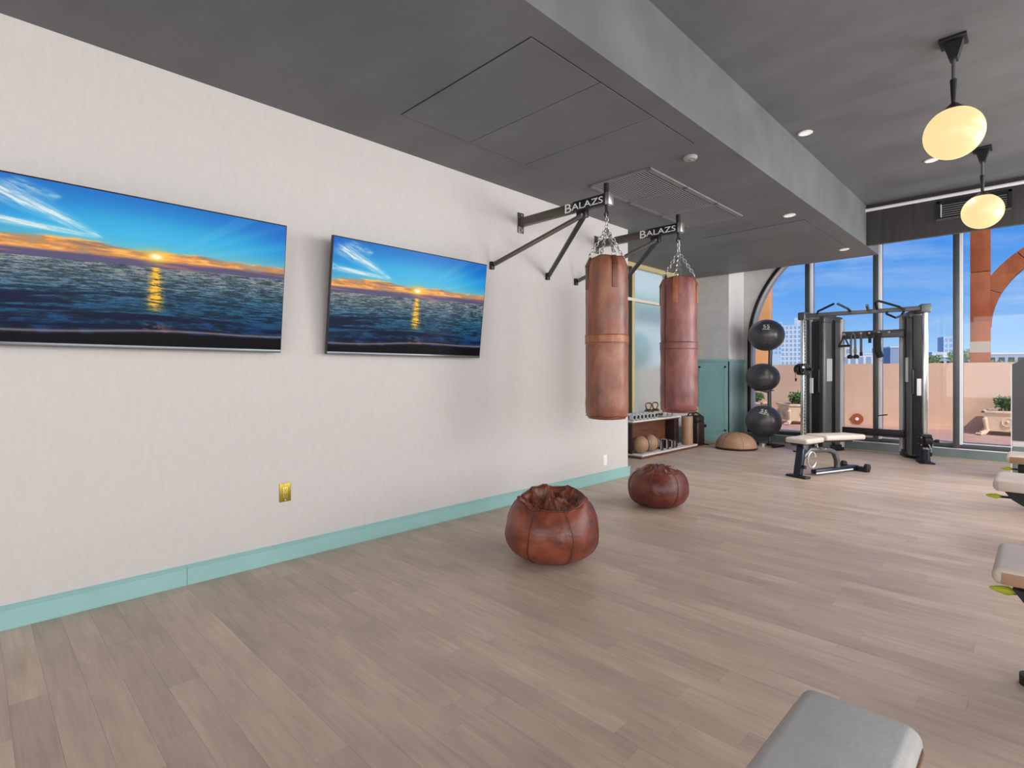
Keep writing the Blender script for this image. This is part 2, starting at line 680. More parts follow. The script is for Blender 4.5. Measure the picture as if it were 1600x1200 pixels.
floor = struct('floor', MB().bb(-5.0, XR + .15, YB - .15, YW + 0.1, -0.12, -0.004), M['plank_base'])
LW, LL = 0.113, 0.92
lanes = []
k0 = int(math.floor((YB + 0.006) / LW)) - 1
pieces = []
rl = random.Random(11)
fixed_ends = {8: -2.062, 9: -1.79, 11: -1.594, 7: -1.66, 4: -2.122}
for k in range(k0, int((YW + 0.006) / LW) + 2):
    y0 = -0.006 + k * LW
    y1 = y0 + LW
    if y1 > YW:
        y1 = YW
    if y1 - y0 < 0.01 or y0 < YB:
        continue
    xmin = XG if y0 >= 5.66 else XW + 0.001
    off = fixed_ends.get(k, rl.uniform(0, LL))
    x = off + math.floor((xmin - off) / LL) * LL
    while x < XR:
        a, b = max(x, xmin), min(x + LL, XR)
        if b - a > 0.03:
            pieces.append((a, b, y0, y1))
        x += LL


def pix(x, y, z=0.0):
    fx, fy, rx_, ry_ = -.7029, .7113, .7113, .7029
    d = x * fx + y * fy
    if d < 0.3:
        return None
    l = x * rx_ + y * ry_
    return (800 + 840 * l / d, 583 + (1.25 - z) * 840 / d, d)


def seen(p):
    for x in (p[0], (p[0] + p[1]) / 2, p[1]):
        for y in (p[2], p[3]):
            q = pix(x, y)
            if q and -10 < q[0] < 1610 and q[1] < 1210:
                return q[2]
    return None


vis = sorted([(seen(p), p) for p in pieces if seen(p)], key=lambda t: t[0])
single = set(p for _, p in vis[:300])
me_full = MB().box((0, 0, -0.002), (LL - 0.0005, LW - 0.0005, 0.004)).mesh('plank', M['plank'])
me_cache = {}
for p in pieces:
    if p in single:
        w, h = p[1] - p[0], p[3] - p[2]
        if abs(w - LL) < 1e-6 and abs(h - LW) < 1e-4:
            me = me_full
        else:
            key = (round(w, 3), round(h, 3))
            if key not in me_cache:
                me_cache[key] = MB().box((0, 0, -0.002), (w - 0.0005, h - 0.0005, 0.004)).mesh('plank', M['plank'])
            me = me_cache[key]
        o = bpy.data.objects.new('plank', me)
        o.location = ((p[0] + p[1]) / 2, (p[2] + p[3]) / 2, 0)
        o.parent = floor
        COL.objects.link(o)
vs, fs, tones = [], [], []
for p in pieces:
    if p not in single:
        g = 0.00025
        x0, x1, y0, y1 = p[0] + g, p[1] - g, p[2] + g, p[3] - g
        b = len(vs)
        vs += [(x0, y0, -.004), (x1, y0, -.004), (x1, y1, -.004), (x0, y1, -.004), (x0, y0, 0), (x1, y0, 0), (x1, y1, 0), (x0, y1, 0)]
        fs += [(b + 4, b + 5, b + 6, b + 7), (b, b + 1, b + 5, b + 4), (b + 1, b + 2, b + 6, b + 5), (b + 2, b + 3, b + 7, b + 6), (b + 3, b, b + 4, b + 7)]
        tones += [rl.random()] * 5
me = bpy.data.meshes.new('planks')
me.from_pydata(vs, [], fs)
me.attributes.new('tone', 'FLOAT', 'FACE').data.foreach_set('value', tones)
me.materials.append(M['plank_far'])
o = bpy.data.objects.new('distant_planks', me)
COL.objects.link(o)
o.parent = floor
o['kind'] = 'stuff'

struct('wall_left', MB().bb(XG - .15, XW, YB - .15, 5.66, 0, ZC + .3), M['wall'])
struct('wall_back', MB().bb(XW, XR, YB - .15, YB, 0, ZC + .3), M['wall'])
struct('wall_right', MB().bb(XR, XR + .15, YB - .15, YW + .5, 0, ZC + .3), M['wall'])

# upper ceiling and the dropped soffit with its beam face
struct('ceiling', MB().bb(XB, XR, YB, YW + .3, ZC, ZC + .3), M['ceiling2'])
soffit = struct('ceiling_soffit', MB().bb(XG - .1, XB, YB, 9.45, ZS, ZC + .3), M['ceiling'])
soffit.name = 'ceiling_soffit'
# hidden pocket behind the soffit, at full height
struct('ceiling_pocket', MB().bb(XG - .1, XB, 9.45, YW + .3, ZC + .2, ZC + .3), M['ceiling'])


def access_panels(ys, x0, x1):
    bk = MB()
    for a, b in zip(ys[:-1], ys[1:]):
        bk.bb(x0 - .004, x1 + .004, a - .004, b + .004, ZS - .0012, ZS + .001)
    bk.build('panel_joint', M['joint'], soffit)
    for a, b in zip(ys[:-1], ys[1:]):
        MB().bb(x0 + .003, x1 - .003, a + .003, b - .003, ZS - .004, ZS).build('access_panel', M['ceiling'], soffit)


access_panels([2.06, 2.67, 3.28, 3.885], -3.09, -1.895)
access_panels([6.70, 7.29, 7.88, 8.56], -3.12, -1.94)

# front bulkhead by the window wall with a pale tube painting its lit line, and its grille
bulk = struct('trim_1', MB().prism([(8.67, 3.0), (8.74, 3.0), (9.45, 3.17), (9.45, ZC), (8.67, ZC)], 'x', XB, XR), M['bulkhead'])
struct('trim_lit_line', MB().tube([(XB, 8.64, 3.475), (XR, 8.64, 3.475)], 0.022, 10), M['alu_light'])
v = thing('wall_grille', 'black slatted air grille on the dark bulkhead above the windows', 'vent', (-0.613, 8.67, 3.3))
MB().bb(-.343, .343, -.012, 0, -.11, .11).build('backing', M['black'], v)
f = MB()
for a in ((-.35, -.32), (.32, .35)):
    f.bb(a[0], a[1], -.03, 0, -.12, .12)
f.bb(-.35, .35, -.03, 0, .095, .125)
f.build('frame', M['black'], v)
MB().bb(-.35, .35, -.035, 0, -.125, -.1).build('bottom_rim', M['charcoal'], v)
for i in range(6):
    MB().box((0, -.02, -.07 + i * .027), (.62, .014, .006), rx=.5).build('slat', M['slat'], v)
MB().bb(-.31, -.302, -.032, -.012, -.08, .08).build('inner_edge', M['alu_light'], v)

# ceiling return grilles
proto = None
for i, y0 in enumerate((4.075, 4.735, 5.395)):
    lab = ['grey slatted return grille in the soffit, nearest to the access panels',
           'grey slatted return grille in the soffit, middle one of three',
           'grey slatted return grille in the soffit, farthest of three, above the second bag'][i]
    if proto is None:
        t = thing('ceiling_grille', lab, 'vent', (-2.695, y0 + .325, ZS), 0, 'return grilles in the soffit')
        MB().bb(-.31, .31, -.32, .32, -.004, 0).build('backing', M['joint'], t)
        f = MB()
        f.bb(-.325, -.295, -.325, .325, -.014, 0).bb(.28, .325, -.325, .325, -.014, 0)
        f.bb(-.325, .325, -.325, -.3, -.014, 0).bb(-.325, .325, .3, .325, -.014, 0)
        f.build('frame', M['slat'], t)
        sm = MB().box((0, 0, 0), (.012, .6, .006), ry=.2).mesh('slat', M['slat'])
        for k in range(22):
            o = bpy.data.objects.new('slat', sm)
            COL.objects.link(o)
            o.parent = t
            o.location = (-.28 + k * .0262, 0, -.009)
        proto = t
    else:
        copy_thing(proto, (-2.695, y0 + .325, ZS), 0, lab)

# teal skirting
def skirting(name, y0, y1):
    b = struct(name, MB().prism([(XW, 0), (XW + .018, 0), (XW + .018, .088), (XW, .088)], 'y', y0, y1), M['teal'])
    MB().prism([(XW, .088), (XW + .022, .088), (XW + .022, .096), (XW + .013, .102), (XW + .015, .108), (XW, .117)], 'y', y0, y1).build('moulding', M['teal'], b)


skirting('baseboard_left', .9085, 5.66)
skirting('baseboard_left_near', YB, .9065)
b = struct('baseboard_return', MB().bb(XG, XW + .018, 5.661, 5.68, 0, .088), M['teal'])
MB().bb(XG, XW + .02, 5.661, 5.683, .088, .117).build('moulding', M['teal'], b)

# column between the glazed side wall and the window wall
colm = struct('wall_far', MB().bb(XG - .1, -4.02, 9.6, YW + .3, 0, ZC + .2), M['stucco'])
MB().bb(XG + .02, -4.0, 9.58, 9.6, .12, 1.46).build('wainscot', M['teal'], colm)
MB().bb(-4.02, -4.0, 9.58, 10.27, .12, 1.46).build('wainscot', M['teal'], colm)
MB().bb(-4.02, -4.014, 9.6, 10.27, 1.5, ZC + .2).build('reveal', M['white_wall'], colm)
MB().bb(XG, -3.98, 9.56, 9.6, 1.46, 1.5, bev=.006).bb(-4.02, -3.98, 9.6, 10.27, 1.46, 1.5, bev=.006).build('cap_moulding', M['teal'], colm)
MB().bb(XG + .02, -3.985, 9.565, 9.6, 0, .12, bev=.004).bb(-4.02, -3.985, 9.58, 10.27, 0, .12, bev=.004).build('plinth', M['teal'], colm)
fr = MB()
for (x0, x1, z0, z1) in ((-4.57, -4.535, .2, 1.38), (-4.09, -4.055, .2, 1.38), (-4.57, -4.055, .2, .235), (-4.57, -4.055, 1.345, 1.38)):
    fr.bb(x0, x1, 9.573, 9.58, z0, z1)
fr.build('panel_bead', M['teal'], colm)

# window wall: quarter arch on the left then a straight run of glazing
def arch(cx, cz, r, a0, a1, n):
    return [(cx + r * math.cos(a0 + (a1 - a0) * i / n), cz + r * math.sin(a0 + (a1 - a0) * i / n)) for i in range(n + 1)]


outer = arch(-1.94, 1.8, 2.0, PI, PI / 2, 28)
sp = MB()
ptop = 3.85
for i in range(28):
    a, b = outer[i], outer[i + 1]
    sp.prism([a, b, (b[0], ptop), (a[0], ptop)], 'y', 10.27, 10.47)
sp.bb(XG - .1, -3.94, 10.27, 10.47, 1.8, ptop)
sp.bb(-4.2, -3.94, 10.27, 10.47, 0, 1.8)
struct('wall_window', sp, M['stucco'])
struct('wall_header', MB().bb(-1.94, XR, 10.27, 10.47, 3.8, 3.85), M['stucco'])

win = struct('window_1', MB().bb(-3.94, XR, 10.27, 10.42, 0, .125), M['sill'])
MB().bb(-3.94, XR, 10.262, 10.3, .125, .14).build('sill_nosing', M['alu_light'], win)
MB().bb(-3.94, XR, 10.3, 10.42, .125, .15).build('gasket', M['joint'], win)
MB().bb(-3.9, XR, 10.28, 10.36, .15, .205, bev=.004).build('bottom_rail', M['alu_dark'], win)
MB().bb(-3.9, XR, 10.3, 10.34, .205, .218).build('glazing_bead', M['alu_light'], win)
path_o = [(-3.94, .15), (-3.94, 1.0)] + outer
pi_ = arch(-1.94, 1.8, 1.955, PI, PI / 2, 28)
path_i = [(-3.895, .15), (-3.895, 1.0)] + pi_
p2 = [(-3.86, .15), (-3.86, 1.0)] + arch(-1.94, 1.8, 1.92, PI, PI / 2, 28)
f1, f2 = MB(), MB()
for i in range(len(path_o) - 1):
    f1.prism([path_o[i], path_o[i + 1], path_i[i + 1], path_i[i]], 'y', 10.255, 10.34)
    f2.prism([path_i[i], path_i[i + 1], p2[i + 1], p2[i]], 'y', 10.30, 10.44)
f1.build('arch_frame', M['black'], win)
f2.build('arch_reveal', M['alu_light'], win)
MB().bb(-1.94, XR, 10.27, 10.4, 3.72, 3.8).build('head_rail', M['alu_dark'], win)
for i in range(7):
    x = -2.905 + i
    zt = 1.8 + math.sqrt(max(0, 4 - (x + 1.94) ** 2)) if x < -1.94 else 3.72
    MB().bb(x - .045, x + .03, 10.23, 10.42, .15, min(zt, 3.72), bev=.004).build('mullion', M['alu_dark'], win)
    MB().bb(x + .031, x + .062, 10.235, 10.42, .2, min(zt, 3.72)).build('mullion_lit_side', M['alu_light'], win)  # lit flank of the mullion, painted as a pale strip
    gx0, gx1 = (x + .05, min(x + .96, XR))
    if x + .05 < XR:
        g = MB()
        n = 8
        pts = []
        for j in range(n + 1):
            xx = gx0 + (gx1 - gx0) * j / n
            zz = (1.8 + math.sqrt(max(0, 4 - (xx + 1.94) ** 2)) - .05) if xx < -1.94 else 3.72
            pts.append((xx, min(zz, 3.72)))
        g.prism([(gx0, .2)] + pts + [(gx1, .2)], 'y', 10.315, 10.325)
        g.build('pane', M['glass'], win, smooth=False)
g = MB()
pts = []
for j in range(13):
    xx = -3.87 + (-2.95 + 3.87) * j / 12
    pts.append((xx, 1.8 + math.sqrt(max(0, 1.94 ** 2 - (xx + 1.94) ** 2)) if xx > -3.88 else 1.8))
g.prism([(-3.87, .2)] + pts + [(-2.95, .2)], 'y', 10.315, 10.325)
g.build('pane', M['glass'], win, smooth=False)

# gold framed frosted glazing on the recessed left side
w2 = struct('window_2', MB().bb(XG - .08, XG, 5.66, 9.6, 0, .24), M['teal'])
gy = [5.7, 7.40, 8.50, 9.54]
fr = MB()
fr.bb(XG - .07, XG + .02, 5.66, 9.6, 2.93, 3.0)
fr.bb(XG - .07, XG + .02, 5.66, 9.6, .24, .30)
fr.build('frame', M['gold'], w2)
for y in gy:
    MB().bb(XG - .07, XG + .02, y - .045, y + .045, .3, 2.93, bev=.006).build('stile', M['gold'], w2)
    MB().bb(XG - .05, XG + .028, y - .075, y - .05, .3, 2.93).build('dark_stripe', M['kettle'], w2)  # bronze strip beside each stile
MB().bb(XG - .05, XG + .03, 5.66, 9.5, 2.39, 2.44, bev=.005).build('transom', M['transom'], w2)
for a, b in zip(gy[:-1], gy[1:]):
    for z0, z1 in ((.3, 2.39), (2.44, 2.93)):
        MB().bb(XG - .03, XG - .022, a + .045, b - .045, z0, z1).build('pane', M['frosted'], w2, smooth=False)
struct('door_1', MB().bb(-4.6, -4.57, 9.46, 9.57, 0, .62), M['gold'])

# ------------------------------------------------------------------ televisions
def fbm(x, y, seed, octv=5, gain=.55):
    rs = np.random.RandomState(seed)
    tot = np.zeros_like(x)
    amp, s = 1.0, 0.0
    for o_ in range(octv):
        T = rs.rand(64, 64)
        xi = np.floor(x).astype(int)
        yi = np.floor(y).astype(int)
        fx, fy = x - xi, y - yi
        fx = fx * fx * (3 - 2 * fx)
        fy = fy * fy * (3 - 2 * fy)
        a = T[xi % 64, yi % 64]
        b = T[(xi + 1) % 64, yi % 64]
        c = T[xi % 64, (yi + 1) % 64]
        d = T[(xi + 1) % 64, (yi + 1) % 64]
        tot += amp * ((a * (1 - fx) + b * fx) * (1 - fy) + (c * (1 - fx) + d * fx) * fy)
        s += amp
        amp *= gain
        x = x * 2.03 + 11.3
        y = y * 2.03 + 5.7
    return tot / s


def sstep(a, b, x):
    t = np.clip((x - a) / (b - a), 0, 1)
    return t * t * (3 - 2 * t)


def sunset(W, H):
    u, t = np.meshgrid((np.arange(W) + .5) / W, (np.arange(H) + .5) / H)   # t from the top

    def C(r, g, b):
        return np.array([r, g, b], float)[None, None, :]

    def mix(a, b, m):
        return a * (1 - m[..., None]) + b * m[..., None]
    hz = .475 - .045 * u
    k = np.clip(t / hz, 0, 1)
    img = mix(C(16, 112, 196) + 0 * u[..., None], C(40, 166, 220), sstep(.0, .6, k))
    img = mix(img, C(120, 184, 186), sstep(.5, .85, k))
    glow = np.exp(-(((u - .5) / .35) ** 2 + ((k - .55) / .35) ** 2))
    img = mix(img, C(80, 196, 236), glow * .5)
    edge = sstep(.25, .62, np.abs(u - .5)) * (1 - k)
    img = mix(img, C(10, 80, 190), edge * .65)
    ray = (fbm(np.arctan2(hz - .03 - t, u - .5 + 1e-6) * 9, u * 0, 5, 2) - .5)
    img = mix(img, C(150, 215, 240), np.clip(ray * .6, 0, .12) * sstep(.5, .7, u) * (t < hz))
    # wispy clouds top left
    def streak(x0, y0, x1, y1, w0, w1, seed):
        dx, dy = x1 - x0, y1 - y0
        L_ = math.hypot(dx, dy)
        s = ((u - x0) * dx + (t - y0) * dy) / L_ ** 2
        d = ((u - x0) * -dy + (t - y0) * dx) / L_
        wd = w0 + (w1 - w0) * np.clip(s, 0, 1)
        n = fbm(s * 6 + 3, d * 90 + 7, seed, 5)
        m = np.exp(-(d / wd) ** 2) * sstep(-.08, .12, s) * (1 - sstep(.9, 1.0, s))
        return np.clip(m * (n * 1.9 - .25), 0, 1)
    wc = streak(.02, .07, .34, .30, .055, .012, 3) + streak(-.05, .25, .35, .305, .03, .008, 4) + streak(.08, .03, .22, .10, .035, .02, 8) * .5
    img = mix(img, C(232, 238, 236), np.clip(wc, 0, .95))
    # orange cloud bank
    top = hz - .155 - .035 * np.exp(-((u - .17) / .16) ** 2) + .05 * fbm(u * 9, u * 0 + 2, 21, 5) + .04 * np.abs(u - .5)
    n = fbm(u * 12 + t * 14, t * 34 - u * 5, 9, 6)
    bank = sstep(0, .03, t - top) * (1 - sstep(-.045, -.02, t - hz))
    oc = mix(C(214, 120, 58) + 0 * u[..., None], C(255, 186, 98), sstep(.35, .65, n))
    oc = mix(oc, C(112, 84, 92), sstep(.52, .78, fbm(u * 7 + 3, t * 40, 14, 5)) * .6)
    img = mix(img, oc, np.clip(bank * (n * 1.5 + .2), 0, 1))
    # purple band over the horizon
    pb = sstep(-.06, -.035, t - hz + .012 * (n - .5)) * (t < hz)
    img = mix(img, mix(C(84, 74, 112) + 0 * u[..., None], C(190, 100, 96), sstep(.5, .7, fbm(u * 5, t * 60, 31, 3)) * .6), pb * .92)
    # sea
    sea = (t >= hz)
    q = np.clip((t - hz) / (1 - hz), 0, 1)
    wv = fbm(u * (30 - 16 * q), (t - hz) * (230 - 130 * q) + .6 * np.sin(u * 5), 17, 6, .7)
    w2_ = fbm(u * 2.2, q * 15 + .5 * np.sin(u * 4), 19, 4)
    sc = mix(C(92, 112, 124) + 0 * u[..., None], C(26, 70, 98), sstep(0, .5, q))
    sc = mix(sc, C(8, 26, 62), sstep(.45, .95, q) * .8)
    sc = sc * (.55 + .8 * sstep(.3, .7, wv))[..., None]
    sc = mix(sc, C(220, 146, 104), sstep(.5, .72, wv) * (1 - sstep(.0, .6, q)) * .42)
    sc = mix(sc, C(5, 16, 48), sstep(.50, .60, w2_) * sstep(.28, .45, q) * .85)
    pw = .012 + .02 * q
    pth = np.exp(-((u - .505) / pw) ** 2 * .8) * sstep(.3, .6, wv) * (1 - sstep(.42, .62, q))
    sc = mix(sc, C(255, 190, 56), np.clip(pth * 1.5, 0, 1))
    p2_ = np.exp(-((u - .5) / .05) ** 2 - ((q - .8) / .06) ** 2) * sstep(.4, .6, wv)
    sc = mix(sc, C(220, 130, 90), p2_ * .9)
    fo = .915 + .012 * np.sin(u * 7 + 1) - .04 * (u - .3) * (u > .3)
    sc = mix(sc, C(150, 124, 116), np.exp(-((t - fo) / .008) ** 2) * .8)
    sc = mix(sc, C(6, 5, 10), sstep(0, .02, t - fo - .008))
    img = np.where(sea[..., None], sc, img)
    # sun
    ys = .452 - .075
    dd = ((u - .505) * 1.78) ** 2 + ((t - ys) * 1.9) ** 2
    img = mix(img, C(255, 196, 60), np.clip(np.exp(-dd / .007), 0, 1) * (t < hz))
    img = mix(img, C(255, 250, 205), np.clip(np.exp(-dd / .0011) * 1.5, 0, 1))
    img = np.clip(img, 0, 255) / 255
    return np.where(img <= .04045, img / 12.92, ((img + .055) / 1.055) ** 2.4)


def tv_screen_mesh(w, h):
    W, H = 440, 248
    img = sunset(W, H)
    gx, gz = np.meshgrid(np.linspace(-w / 2, w / 2, W + 1), np.linspace(h, 0, H + 1))
    co = np.stack([gx, gx * 0, gz], -1).reshape(-1, 3)
    i, j = np.meshgrid(np.arange(W), np.arange(H))
    a = (j * (W + 1) + i).ravel()
    quads = np.stack([a + W + 1, a + W + 2, a + 1, a], -1)
    me = bpy.data.meshes.new('screen')
    me.vertices.add(len(co))
    me.vertices.foreach_set('co', co.ravel())
    me.loops.add(quads.size)
    me.loops.foreach_set('vertex_index', quads.ravel().astype(np.int32))
    me.polygons.add(len(quads))
    me.polygons.foreach_set('loop_start', (np.arange(len(quads)) * 4).astype(np.int32))
    me.update(calc_edges=True)
    at = me.color_attributes.new('picture', 'FLOAT_COLOR', 'CORNER')
    px = np.concatenate([img.reshape(-1, 3), np.ones((W * H, 1))], 1)
    at.data.foreach_set('color', np.repeat(px, 4, 0).astype(np.float32).ravel())
    m, nt, b = nodes('screen_picture')
    vc = nt.nodes.new('ShaderNodeVertexColor')
    vc.layer_name = 'picture'
    b.inputs['Base Color'].default_value = (0.005, 0.005, 0.005, 1)
    b.inputs['Roughness'].default_value = 0.25
    b.inputs['Specular IOR Level'].default_value = 0.06
    nt.links.new(vc.outputs[0], b.inputs['Emission Color'])
    b.inputs['Emission Strength'].default_value = 1.0
    me.materials.append(m)
    return me


TW, TH = 1.424, 0.816
# local frame: x along the wall (+y world), -y towards the room, z up the tilted screen
tv = thing('television', 'large wall-mounted television with sunset sea picture, cut off by the left photo edge', 'television', (XW + .07, .722, 1.382), PI / 2, 'televisions on the white wall')
tv.rotation_mode = 'XYZ'
sm = tv_screen_mesh(TW - .012, TH - .03)
so = bpy.data.objects.new('screen', sm)
COL.objects.link(so)
so.parent = tv
so.location = (0, -.0012, .022)
MB().bb(-TW / 2, TW / 2, 0, .03, 0, TH, bev=.003).build('bezel', M['tv_body'], tv)
MB().bb(-TW / 2 + .002, TW / 2 - .002, -.004, .01, 0, .02, bev=.002).build('lower_trim', M['tv_trim'], tv)
MB().bb(-.35, .35, .03, .045, .1, .5, bev=.01).build('back_housing', M['tv_body'], tv)
# tilt: the top leans into the room about the lower edge
tilt = math.atan2(.1, TH)
tv.rotation_euler = (Matrix.Rotation(PI / 2, 3, 'Z') @ Matrix.Rotation(tilt, 3, 'X')).to_euler()
tv2 = copy_thing(tv, (XW + .07, 2.459, 1.382), None, 'wall-mounted television with sunset sea picture, fully in view, left of the bag brackets')
for k, t_ in enumerate((tv, tv2)):
    mt = struct('mount_tmp', MB().bb(-.2, .2, -.0, .012, -.15, .15).bb(-.15, -.11, -.04, 0, -.12, .12).bb(.11, .15, -.04, 0, -.12, .12), M['black'])
    del mt['kind']
    mt.name = 'television_mount'
    tag(mt, ['black wall mount behind the television at the left photo edge', 'black wall mount behind the television beside the bag brackets'][k], 'mount', 'television wall mounts')
    mt.location = (XW + .013, t_.location.y, 1.72)
    mt.rotation_euler = (0, 0, PI / 2)

# ------------------------------------------------------------------ outlets
o = thing('wall_outlet', 'brass power outlet low on the white wall under the televisions', 'outlet', (XW, 1.489, .454), PI / 2)
MB().bb(-.038, .038, -.006, 0, -.062, .062, bev=.002).build('plate', M['brass'], o)
MB().bb(-.017, .017, -.009, -.005, -.036, .036, bev=.002).build('socket', M['brass_bright'], o)
sl = MB()
for z in (.018, -.018):
    sl.bb(-.008, -.005, -.0098, -.008, z, z + .009).bb(.005, .008, -.0098, -.008, z, z + .009)
    sl.cyl((0, -.0098, z - .007), (0, -.008, z - .007), .003, n=8)
sl.build('slots', M['black'], o)
for z in (.05, -.05):
    MB().cyl((0, -.0075, z), (0, -.005, z), .004, n=10).build('screw', M['alu_light'], o)
o = thing('wall_plate', 'white blank wall plate near the far end of the white wall', 'outlet', (XW, 5.175, .245), PI / 2)
MB().bb(-.038, .038, -.007, 0, -.06, .06, bev=.002).build('plate', M['white_wall'], o)
MB().bb(-.017, .017, -.0095, -.006, -.034, .034, bev=.002).build('insert', M['white_wall'], o)

# ------------------------------------------------------------------ bag brackets, chains, heavy bags
def chain(p0, p1, n, parent, ln=None, r=.0042):
    p0, p1 = Vector(p0), Vector(p1)
    d = p1 - p0
    q = d.to_track_quat('Z', 'Y').to_matrix()
    mb = MB()
    L_ = d.length / n
    hl, hw = L_ * .62, .0125
    for i in range(n):
        c = p0 + d * ((i + .5) / n)
        rot = q @ Matrix.Rotation(PI / 2 * (i % 2), 3, 'Z')
        pts = []
        for k in range(10):
            a = 2 * PI * k / 10
            z = math.sin(a) * hw + (hl - hw) * (1 if math.sin(a) > .1 else -1 if math.sin(a) < -.1 else 0)
            pts.append(c + rot @ Vector((math.cos(a) * hw, 0, z)))
        mb.tube(pts, r, 5, closed=True)
    return mb.build('chain', M['steel'], parent)


def bracket(y, lab):
    t = thing('bag_bracket', lab, 'bracket', (XW, y, 0), 0, 'heavy bag wall brackets')
    # wall plate and arm
    MB().bb(0, .012, -.04, .04, 2.605, 2.80, bev=.003).build('wall_plate', M['bracket'], t)
    for z in (2.63, 2.775):
        MB().cyl((.01, .0, z), (.024, .0, z), .011, n=6).build('bolt', M['steel'], t)
    MB().bb(.012, .67, -.03, .03, 2.666, 2.744, bev=.004).build('arm', M['bracket'], t)
    MB().bb(.67, 1.01, -.035, .035, 2.66, 2.75, bev=.004).build('arm_sleeve', M['bracket_black'], t, label='black outer section of the arm with white lettering')
    MB().bb(1.01, 1.05, -.037, .037, 2.655, 2.755, bev=.006).build('end_cap', M['steel'], t, label='bright end cap')
    a, w = text_mesh('B', .112, M['print'], 'lettering', t, (.575, -.0375, 2.665), (PI / 2, 0, 0), sx=1.35)
    a2, w2_ = text_mesh('ALAZS', .078, M['print'], 'lettering', t, (.575 + w + .004, -.0375, 2.676), (PI / 2, 0, 0), sx=1.0)
    k = (.99 - (.575 + w + .004)) / w2_
    for v_ in a2.data.vertices:
        v_.co.x *= k
    # braces
    for s in (-1, 1):
        q = MB()
        q.bar((.76, s * .012, 2.62), (.035, s * .385, 2.243), .035, .035, bev=.003)
        q.build('brace', M['brace'] if s > 0 else M['bracket'], t)
        MB().bb(0, .03, s * .39 - .02, s * .39 + .02, 2.20, 2.27, bev=.003).build('brace_foot', M['black'], t)
    MB().bb(.70, .80, -.025, .025, 2.60, 2.665, bev=.004).build('clevis', M['bracket_black'], t)
    MB().cyl((.77, -.034, 2.62), (.77, .034, 2.62), .011, n=10).build('bolt', M['steel'], t)
    # hanger
    MB().cyl((1.0, 0, 2.75), (1.0, 0, 2.84), .022, n=12).build('swivel_post', M['black'], t)
    MB().cyl((1.0, 0, 2.66), (1.0, 0, 2.60), .012, n=10).tube([(1.0 + .018 * math.cos(a), 0, 2.585 + .022 * math.sin(a)) for a in np.linspace(0, 2 * PI, 12, endpoint=False)], .006, 6, closed=True).build('swivel_eye', M['black'], t)
    return t


bracket(3.763, 'black and grey wall bracket with white lettering holding the nearer bag')
bracket(5.01, 'black and grey wall bracket with white lettering holding the farther bag')


